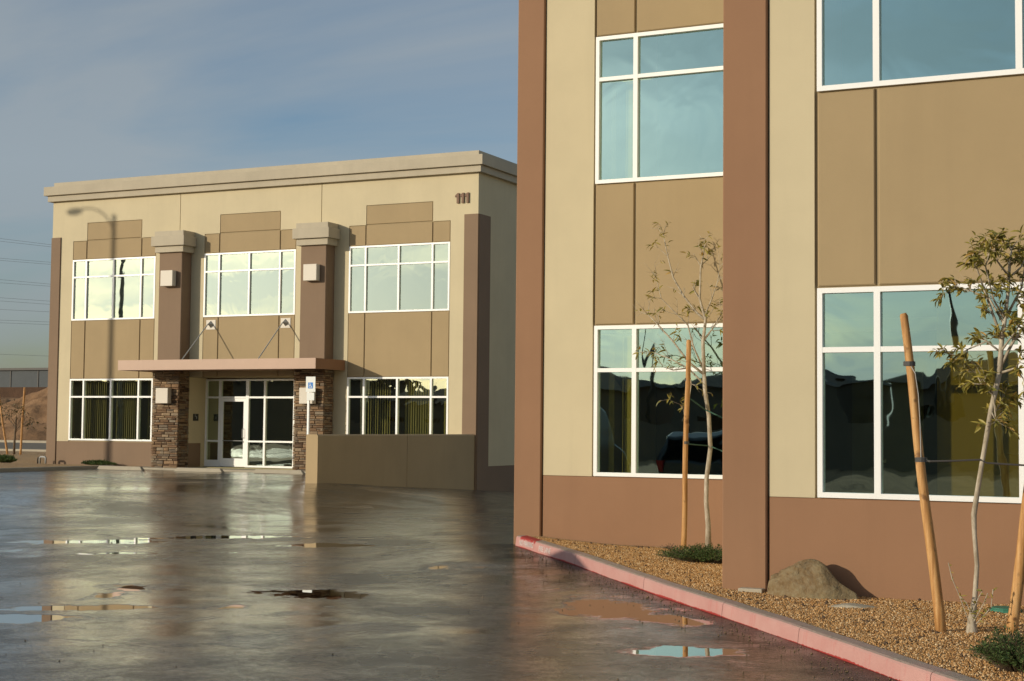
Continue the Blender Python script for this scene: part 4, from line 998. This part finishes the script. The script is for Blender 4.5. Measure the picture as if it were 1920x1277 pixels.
# ------------------------------------------------------------------ parking furniture
def wheel_stop(x, y, label, rz=0):
    mb = MB(); l, wd, h, c = .92, .085, .12, .035
    v = [(-l, -wd, 0), (l, -wd, 0), (l, wd, 0), (-l, wd, 0), (-l + .10, -wd + c, h), (l - .10, -wd + c, h), (l - .10, wd - c, h), (-l + .10, wd - c, h)]
    mb.add(v, [(0, 3, 2, 1), (4, 5, 6, 7), (0, 1, 5, 4), (1, 2, 6, 5), (2, 3, 7, 6), (3, 0, 4, 7)])
    o = mb.build('wheel_stop', M['concrete'], origin=(0, 0, 0), bevel=.012); o.location = (x, y, hgt(x, y) + .001); o.rotation_euler = (0, 0, rz)
    tagit(o, label, 'wheel stop', 'concrete wheel stops in front of building 111')
    for s in (-.62, .62): p = MB().tube([(s, 0, h - .002), (s, 0, h + .006)], .014, 8).build('pin', M['dark']); p.parent = o
wheel_stop(-32.55, 38.85, 'leftmost concrete wheel stop, in the bright patch of wet asphalt'); wheel_stop(-29.55, 38.95, 'middle concrete wheel stop in front of the entrance door'); wheel_stop(-26.72, 39.15, 'right concrete wheel stop at the foot of the disabled parking sign')
SG = empty('parking_sign', (-25.93, 39.5, -1.49), 'white post with disabled parking sign before the right stone pier', 'sign')
MB().box(-25.96, -25.90, 39.47, 39.53, -1.52, .96).build('post', M['white'], SG)
pl1 = MB().box(-26.01 + .0, -25.67, 39.455, 39.466, .985, 1.45).build('sign_plate', M['signwhite'], SG, bevel=.004)
MB().box(-25.975, -25.705, 39.455, 39.466, .73, .965).build('sign_plate', M['signwhite'], SG, bevel=.004)
MB().box(-25.955, -25.905, 39.4665, 39.472, .70, 1.40).build('bracket', M['white'], SG)
MB().box(-25.925, -25.755, 39.4505, 39.4549, 1.09, 1.275).build('blue_panel', M['signblue'], SG)
mb = MB(); yk = 39.4485
ring = []
cx_, cz_ = -25.845, 1.155
for i in range(12):
    a0, a1 = R(100 + i * 24), R(100 + (i + 1) * 24); r0, r1 = .034, .046
    mb.add([(cx_ + r0 * math.cos(a0), yk, cz_ + r0 * math.sin(a0)), (cx_ + r1 * math.cos(a0), yk, cz_ + r1 * math.sin(a0)), (cx_ + r1 * math.cos(a1), yk, cz_ + r1 * math.sin(a1)), (cx_ + r0 * math.cos(a1), yk, cz_ + r0 * math.sin(a1))], [(0, 1, 2, 3)])
def stroke(p, q, w_):
    dx_, dz_ = q[0] - p[0], q[1] - p[1]; l = math.hypot(dx_, dz_); ox, oz = -dz_ / l * w_ / 2, dx_ / l * w_ / 2
    mb.add([(p[0] + ox, yk - .0006, p[1] + oz), (q[0] + ox, yk - .0006, q[1] + oz), (q[0] - ox, yk - .0006, q[1] - oz), (p[0] - ox, yk - .0006, p[1] - oz)], [(0, 1, 2, 3)])
stroke((-25.858, 1.235), (-25.848, 1.165), .016); stroke((-25.849, 1.172), (-25.815, 1.168), .014); stroke((-25.817, 1.172), (-25.795, 1.115), .014); stroke((-25.853, 1.205), (-25.82, 1.203), .010); stroke((-25.798, 1.116), (-25.782, 1.124), .011)
mb.add([(-25.862 + .013 * math.cos(R(k * 45)), yk - .0003, 1.252 + .013 * math.sin(R(k * 45))) for k in range(8)], [tuple(range(8))])
mb.build('wheelchair_symbol', M['signwhite'], SG)
# pipe fitting at the far left corner
UP = empty('backflow_pipe', (-37.6, 40.5, -1.45), 'small bent white utility pipe at the left corner of building 111', 'pipe')
MB().tube([(-37.42, 40.5, -1.46), (-37.42, 40.5, -1.22), (-37.38, 40.5, -1.19), (-37.20, 40.5, -1.19), (-37.16, 40.5, -1.22), (-37.16, 40.5, -1.46)], .035, 10).build('pipe_bend', M['grey'], UP, smooth=True)
MB().tube([(-37.56, 40.55, -1.46), (-37.56, 40.55, -1.24), (-37.53, 40.55, -1.22)], .025, 8).build('riser', M['dark'], UP, smooth=True)

# street lamp standing left of the frame; its shadow falls on the facade
SL = 16.0; lx, ly, lz = -34.88 - .82 * SL, YL - SL, .30 * SL
LP = empty('street_lamp', (lx, ly, -1.5), 'tall grey cobra head street lamp standing left of the wet lot', 'street lamp')
MB().tube([(lx, ly, -1.6), (lx, ly, 6.98 + lz), (lx, ly, 7.05 + lz)], [.13, .075, .085], 12).build('pole', M['grey'], LP, smooth=True)
arm = [(lx, ly, 6.50 + lz), (lx - .12, ly, 6.72 + lz), (lx - .35, ly, 7.02 + lz), (lx - .65, ly, 7.22 + lz), (lx - .95, ly, 7.32 + lz), (lx - 1.25, ly, 7.34 + lz), (lx - 1.5, ly, 7.31 + lz)]
MB().tube(arm, .032, 8).build('arm', M['grey'], LP, smooth=True)
bm = bmesh.new(); bmesh.ops.create_uvsphere(bm, u_segments=16, v_segments=10, radius=1)
for v in bm.verts: v.co = V((v.co.x * .34, v.co.y * .17, v.co.z * (.10 if v.co.z > 0 else .13)))
me = bpy.data.meshes.new('lamp_head'); bm.to_mesh(me); bm.free(); me.materials.append(M['grey']); put(me, 'lamp_head', (lx - 1.74, ly, 7.26 + lz), LP, (0, R(-6), 0))
MB().tube([(lx, ly, -1.62), (lx, ly, -1.35)], .2, 12).build('base', M['concrete'], LP)

# dark utility vehicle parked left of the frame (its shadow falls on the kerb, its image in the bay glass)
def suv(x, y, label):
    z = hgt(x, y); t = empty('parked_car', (x, y, z), label, 'car'); hw = .93
    # side profile, front at -Y, rear at +Y
    prof = [(-2.35, .45), (-2.38, .80), (-2.20, 1.0), (-1.25, 1.12), (-.55, 1.66), (.2, 1.78), (1.7, 1.76), (2.12, 1.62), (2.32, 1.05), (2.36, .50), (2.2, .38), (-2.2, .36)]
    n = len(prof); mb = MB(); v = []
    for sx in (-1, 1):
        for (py, pz) in prof:
            k = 1 if pz < 1.1 else 1 - (pz - 1.1) * .28; v.append((x + sx * hw * k, y + py, z + pz))
    mb.add(v, [tuple(range(n)), tuple(range(2 * n - 1, n - 1, -1))] + [(i, (i + 1) % n, (i + 1) % n + n, i + n) for i in range(n)])
    o = mb.build('body', M['car'], t, bevel=.07)
    bm = bmesh.new(); bm.from_mesh(o.data); bmesh.ops.recalc_face_normals(bm, faces=bm.faces); bm.to_mesh(o.data); bm.free()
    MB().add([(x - .72, y + 2.15, z + 1.58), (x + .72, y + 2.15, z + 1.58), (x + .80, y + 2.32, z + 1.12), (x - .80, y + 2.32, z + 1.12)], [(0, 3, 2, 1)]).build('rear_window', M['carglass'], t)
    for s in (-1, 1):
        for a, b in ((-.62, .35), (.45, 1.35), (1.45, 2.0)):
            MB().add([(x + s * .935, y + a, z + 1.14), (x + s * .935, y + b, z + 1.14), (x + s * .815, y + b - .05, z + 1.60), (x + s * .815, y + max(a, a + (.25 if a < 0 else 0)), z + 1.60)], [(0, 1, 2, 3)]).build('side_window', M['carglass'], t)
        MB().box(x + s * .80 - .07, x + s * .80 + .07, y + 2.27, y + 2.385, z + .85, z + 1.12).build('tail_lamp', M['tail'], t)
        MB().box(x + s * .70 - .13, x + s * .70 + .13, y - 2.40, y - 2.3, z + .72, z + .86).build('headlight', M['signwhite'], t)
        for py in (-1.45, 1.42):
            wl = MB().tube([(x + s * .70, y + py, z + .36), (x + s * .96, y + py, z + .36)], .36, 20).build('wheel', M['tyre'], t)
            MB().tube([(x + s * .955, y + py, z + .36), (x + s * .972, y + py, z + .36)], .21, 12).build('rim', M['grey'], wl)
    MB().box(x - .85, x + .85, y + 2.33, y + 2.44, z + .45, z + .66).build('bumper', M['dark'], t)
    MB().box(x - .26, x + .26, y + 2.33, y + 2.372, z + .72, z + .85).build('number_plate', M['signwhite'], t)
suv(-10.75, 6.3, 'black utility car parked just left of the view on the wet lot')
def van(x, y, label):
    z = hgt(x, y); t = empty('delivery_van', (x, y, z), label, 'van'); hw = .98
    prof = [(-2.6, .45), (-2.65, .95), (-2.3, 1.25), (-1.75, 1.45), (-1.2, 2.15), (-.9, 2.30), (2.45, 2.33), (2.60, 2.2), (2.66, .50), (2.5, .36), (-2.4, .36)]
    n = len(prof); mb = MB(); v = []
    for sx in (-1, 1):
        for (py, pz) in prof: v.append((x + sx * hw * (1 if pz < 1.3 else 1 - (pz - 1.3) * .10), y + py, z + pz))
    mb.add(v, [tuple(range(n)), tuple(range(2 * n - 1, n - 1, -1))] + [(i, (i + 1) % n, (i + 1) % n + n, i + n) for i in range(n)])
    o = mb.build('body', M['car'], t, bevel=.06); bm = bmesh.new(); bm.from_mesh(o.data); bmesh.ops.recalc_face_normals(bm, faces=bm.faces); bm.to_mesh(o.data); bm.free()
    for s in (-1, 1):
        MB().box(x + s * .42 - .33, x + s * .42 + .33, y + 2.60, y + 2.645, z + 1.35, z + 1.95).build('rear_window', M['carglass'], t)
        MB().box(x + s * .84 - .06, x + s * .84 + .06, y + 2.6, y + 2.68, z + .8, z + 1.2).build('tail_lamp', M['tail'], t)
        for py in (-1.65, 1.6):
            wl = MB().tube([(x + s * .72, y + py, z + .35), (x + s * 1.0, y + py, z + .35)], .35, 18).build('wheel', M['tyre'], t)
            MB().tube([(x + s * .99, y + py, z + .35), (x + s * 1.01, y + py, z + .35)], .2, 12).build('rim', M['grey'], wl)
    MB().box(x - .9, x + .9, y + 2.62, y + 2.74, z + .42, z + .62).build('bumper', M['dark'], t)
van(-14.2, 8.7, 'dark delivery van parked left of the view beside the black utility car')
# ------------------------------------------------------------------ background left of building 111
def mound(name, cx, cy, rx, ry, h, mat, seed, label=None):
    mb = MB(); n, m_ = 90, 60
    for j in range(m_ + 1):
        for i in range(n + 1):
            u, v = i / n * 2 - 1, j / m_ * 2 - 1; d = math.hypot(u, v); k = max(0, 1 - d); k = k * k * (3 - 2 * k) if d < 1 else 0
            x, y = cx + u * rx, cy + v * ry; z = -1.62 + h * (k ** .8) * (1 + .35 * mnoise.noise((x * .12, y * .12, seed))) + ((.45 * mnoise.noise((x * .45, y * .45, seed)) + .25 * mnoise.noise((x * 1.3, y * 1.3, seed))) if k > .02 else 0)
            mb.v.append((x, y, z))
    for j in range(m_):
        for i in range(n): mb.f.append((j * (n + 1) + i, j * (n + 1) + i + 1, (j + 1) * (n + 1) + i + 1, (j + 1) * (n + 1) + i))
    return tagit(mb.build(name, M[mat], smooth=True), kind='structure')
mound('dirt_mound', -106, 108, 20, 11, 3.4, 'mound', 1)
mound('dirt_mound', -91, 104, 15, 12, 4.7, 'mound', 5)
mb = MB(); mb.box(-190, -60, 121, 126, -1.8, 3.55); tagit(mb.build('berm_bank', M['berm']), kind='structure')
WH = empty('warehouse', (-190, 196, -2), 'long dark grey warehouse on the skyline at the far left', 'building')
MB().box(-235, -150, 196, 230, -2, 8.55).build('wall', M['warehouse'], WH); MB().box(-235.4, -149.6, 195.6, 230.4, 8.56, 8.95).build('roof_edge', M['dark'], WH)
mb = MB(); 
for i in range(8): mb.box(-200 + i * 6, -199.8 + i * 6, 195.9, 195.99, -2, 8.5)
mb.build('wall_rib', M['dark'], WH)
T = empty('utility_tower', (-184.5, 186, 0), 'pale steel frame tower standing before the dark warehouse', 'tower')
for a in (0, 4.6): MB().box(-191.5 + a + .5, -191.2 + a + .5, 186, 186.3, -2, 8.0).build('tower_leg', M['fixture'], T)
MB().box(-191.6 + .4, -185.9, 185.9, 186.35, 8.0, 8.35).build('crossbeam', M['fixture'], T)
MB().box(-191.6 + .7, -190.2 + .4, 185.8, 186.2, -2, 6.0).build('tank', M['fixture'], T)
# road edge scrub
for i, (u, v, s) in enumerate(((10, 790, 2.0), (55, 800, 1.9), (78, 815, 1.5), (30, 815, 1.6), (88, 790, 1.8))):
    p = P(u, v, 96); p.z = -1.55 + (0 if i in (2, 3) else .4)
    shrub(tuple(p), s * .7, s * .5, s * .55, 45, ['tallest olive desert bush on the dirt mounds, furthest left', 'olive desert bush in the middle of the dirt mounds', 'low bush by the road kerb beside the building', 'low bush at the road kerb behind the staked tree', 'desert bush on the mound slope next to the building edge'][i], 30 + i, 'leaf3', 'desert_bush', 'desert bushes beyond the road', .035, .22)
for i in range(14):
    pass
# small staked tree at left
def tree_c():
    rs = random.Random(8); Y0 = 52; base = P(26, 857, Y0); base.z = -1.46; t = empty('young_tree', base, 'small staked tree on gravel at the far left before the road', 'tree')
    MB().tube([base, P(27, 830, Y0), P(29, 805, Y0), P(30, 785, Y0)], [.06, .05, .045, .04], 8).build('trunk', M['bark2'], t, smooth=True)
    mb = MB(); tips = []
    for k in range(7):
        a = k * .9; grow(mb, P(28 + (k % 3), 812 - k * 3, Y0), V((math.cos(a), math.sin(a) * .6, .9)), .8, .016, 1, rs, tips, 3, .6)
    mb.build('branch', M['bark2'], t); lf = MB(); src = leaf_mesh(M['leaf3'], .085, .03, 2)[1]
    for p, d, lv in tips:
        for k in range(7):
            dd = V((rs.uniform(-1, 1), rs.uniform(-1, 1), rs.uniform(-1, .6))).normalized(); mt = Matrix.Translation(p + dd * .12) @ rot_from(dd, rs) @ Matrix.Scale(rs.uniform(1.0, 1.8), 4); lf.add([tuple(mt @ V(v)) for v in src.v], src.f)
    lf.build('foliage', M['leaf3'], t)['kind'] = 'stuff'
    b = P(38, 856, Y0); b.z = -1.5; stake(b, P(46, 727, Y0), 'tall thin stake right of the far left staked tree', .05, .045)
    b = P(14, 856, Y0); b.z = -1.5; stake(b, P(-2, 740, Y0), 'thin leaning stake left of the far left staked tree', .05, .045)
tree_c()
# power lines
lines = [((0, 447), (95, 459)), ((0, 452), (95, 463)), ((0, 484), (95, 492)), ((0, 488), (95, 496)), ((0, 524), (95, 533)), ((0, 530), (95, 537)), ((0, 558), (95, 565)), ((0, 564), (95, 571)), ((0, 580), (95, 585)), ((0, 600), (95, 604)), ((0, 605), (95, 609)), ((0, 664), (95, 668))]
for i, ((u0, v0), (u1, v1)) in enumerate(lines):
    a = P(u0, v0, 150); b = P(u1, v1, 150); d = b - a; s0 = a - d * 6; s1 = b + d * 5; pts = []
    for k in range(13):
        t = k / 12; q = s0.lerp(s1, t); t0 = 6 / 12; q.z += ((t - .5) ** 2 - .004) * 4.0; pts.append(q)
    tagit(MB().tube(pts, .018, 5).build('power_line', M['cable'], origin=pts[0]), ['highest', 'second highest', 'third', 'fourth', 'fifth', 'sixth', 'seventh', 'eighth', 'ninth', 'tenth', 'eleventh', 'lowest'][i] + ' thin power line crossing the sky left of building 111', 'power line', 'power lines left of building 111')

# ------------------------------------------------------------------ behind the camera: poles, depot, invented houses and wall shaped for the glass
def house(x0, x1, y, h, d, label):
    t = empty('house', ((x0 + x1) / 2, y, -1.8), label, 'house', 'invented low houses behind the camera, blocking sky in the glass')
    MB().box(x0, x1, y - d, y, -2, h).build('wall', M['housewall'], t)
    rz = h + 1.3; yc = y - d / 2
    MB().add([(x0 - .5, y + .5, h), (x1 + .5, y + .5, h), (x1 + .5, y - d - .5, h), (x0 - .5, y - d - .5, h), (x0 + 3, yc, rz), (x1 - 3, yc, rz)], [(0, 1, 5, 4), (2, 3, 4, 5), (1, 2, 5), (3, 0, 4), (0, 3, 2, 1)]).build('roof', M['houseroof'], t)
    for k in range(int((x1 - x0) // 4)): MB().box(x0 + 1.2 + k * 4, x0 + 2.6 + k * 4, y + .001, y + .05, -.4, .8).build('window', M['carglass'], t)
hs = [(-75, -62, 'nearest invented brown house to the dark depot across the street'), (-60, -49, 'second invented brown house from the dark depot across the street'), (-46, -33, 'invented brown house with hipped roof across the street, beside the wooden pole'), (-30, -18, 'invented brown house across the street left of the steel pole'), (-16, -3, 'invented brown house across the street behind the steel pole'), (0, 14, 'invented brown house across the street facing the near block'), (17, 32, 'last invented brown house at the far end of the street row')]
for a, b, l in hs: house(a, b, -44, 2.3, 9, l)  # invented row, tall enough to block bright sky reflected in the lower panes
MB_ = empty('depot', (-118, -45, -1.8), 'large dark depot far to the left, stretched to block bright reflected sky', 'building')
MB().box(-150, -80, -60, -45, -2, 4.2).build('wall', M['housewall'], MB_); MB().box(-150.3, -79.7, -60.3, -44.7, 4.21, 4.6).build('roof', M['houseroof'], MB_)  # right end stretched to hide low bright sky from the entrance glass
YW = MB().box(-90, 40, -40.3, -40, -2, .35).build('reflection_mask_wall', M['housewall'], origin=(-25, -40, -1.7)); tagit(YW, 'long low brown wall added behind the camera to darken reflections', 'wall')  # added dark wall, covers the ground mirrored in the window glass
for x, r, h, l in ((-12.6, .30, 8.5, 'thick steel power pole across the street behind the camera'), (-30.9, .13, 9, 'thin wooden power pole across the street behind the camera')):
    t = empty('power_pole', (x, -42, -1.8), l, 'pole'); MB().tube([(x, -42, -2), (x, -42, h)], [r, r * .7], 12).build('pole', M['dark'], t, smooth=True); MB().box(x - 1.3, x + 1.3, -42.08, -41.92, h - .9, h - .7).build('crossarm', M['dark'], t)
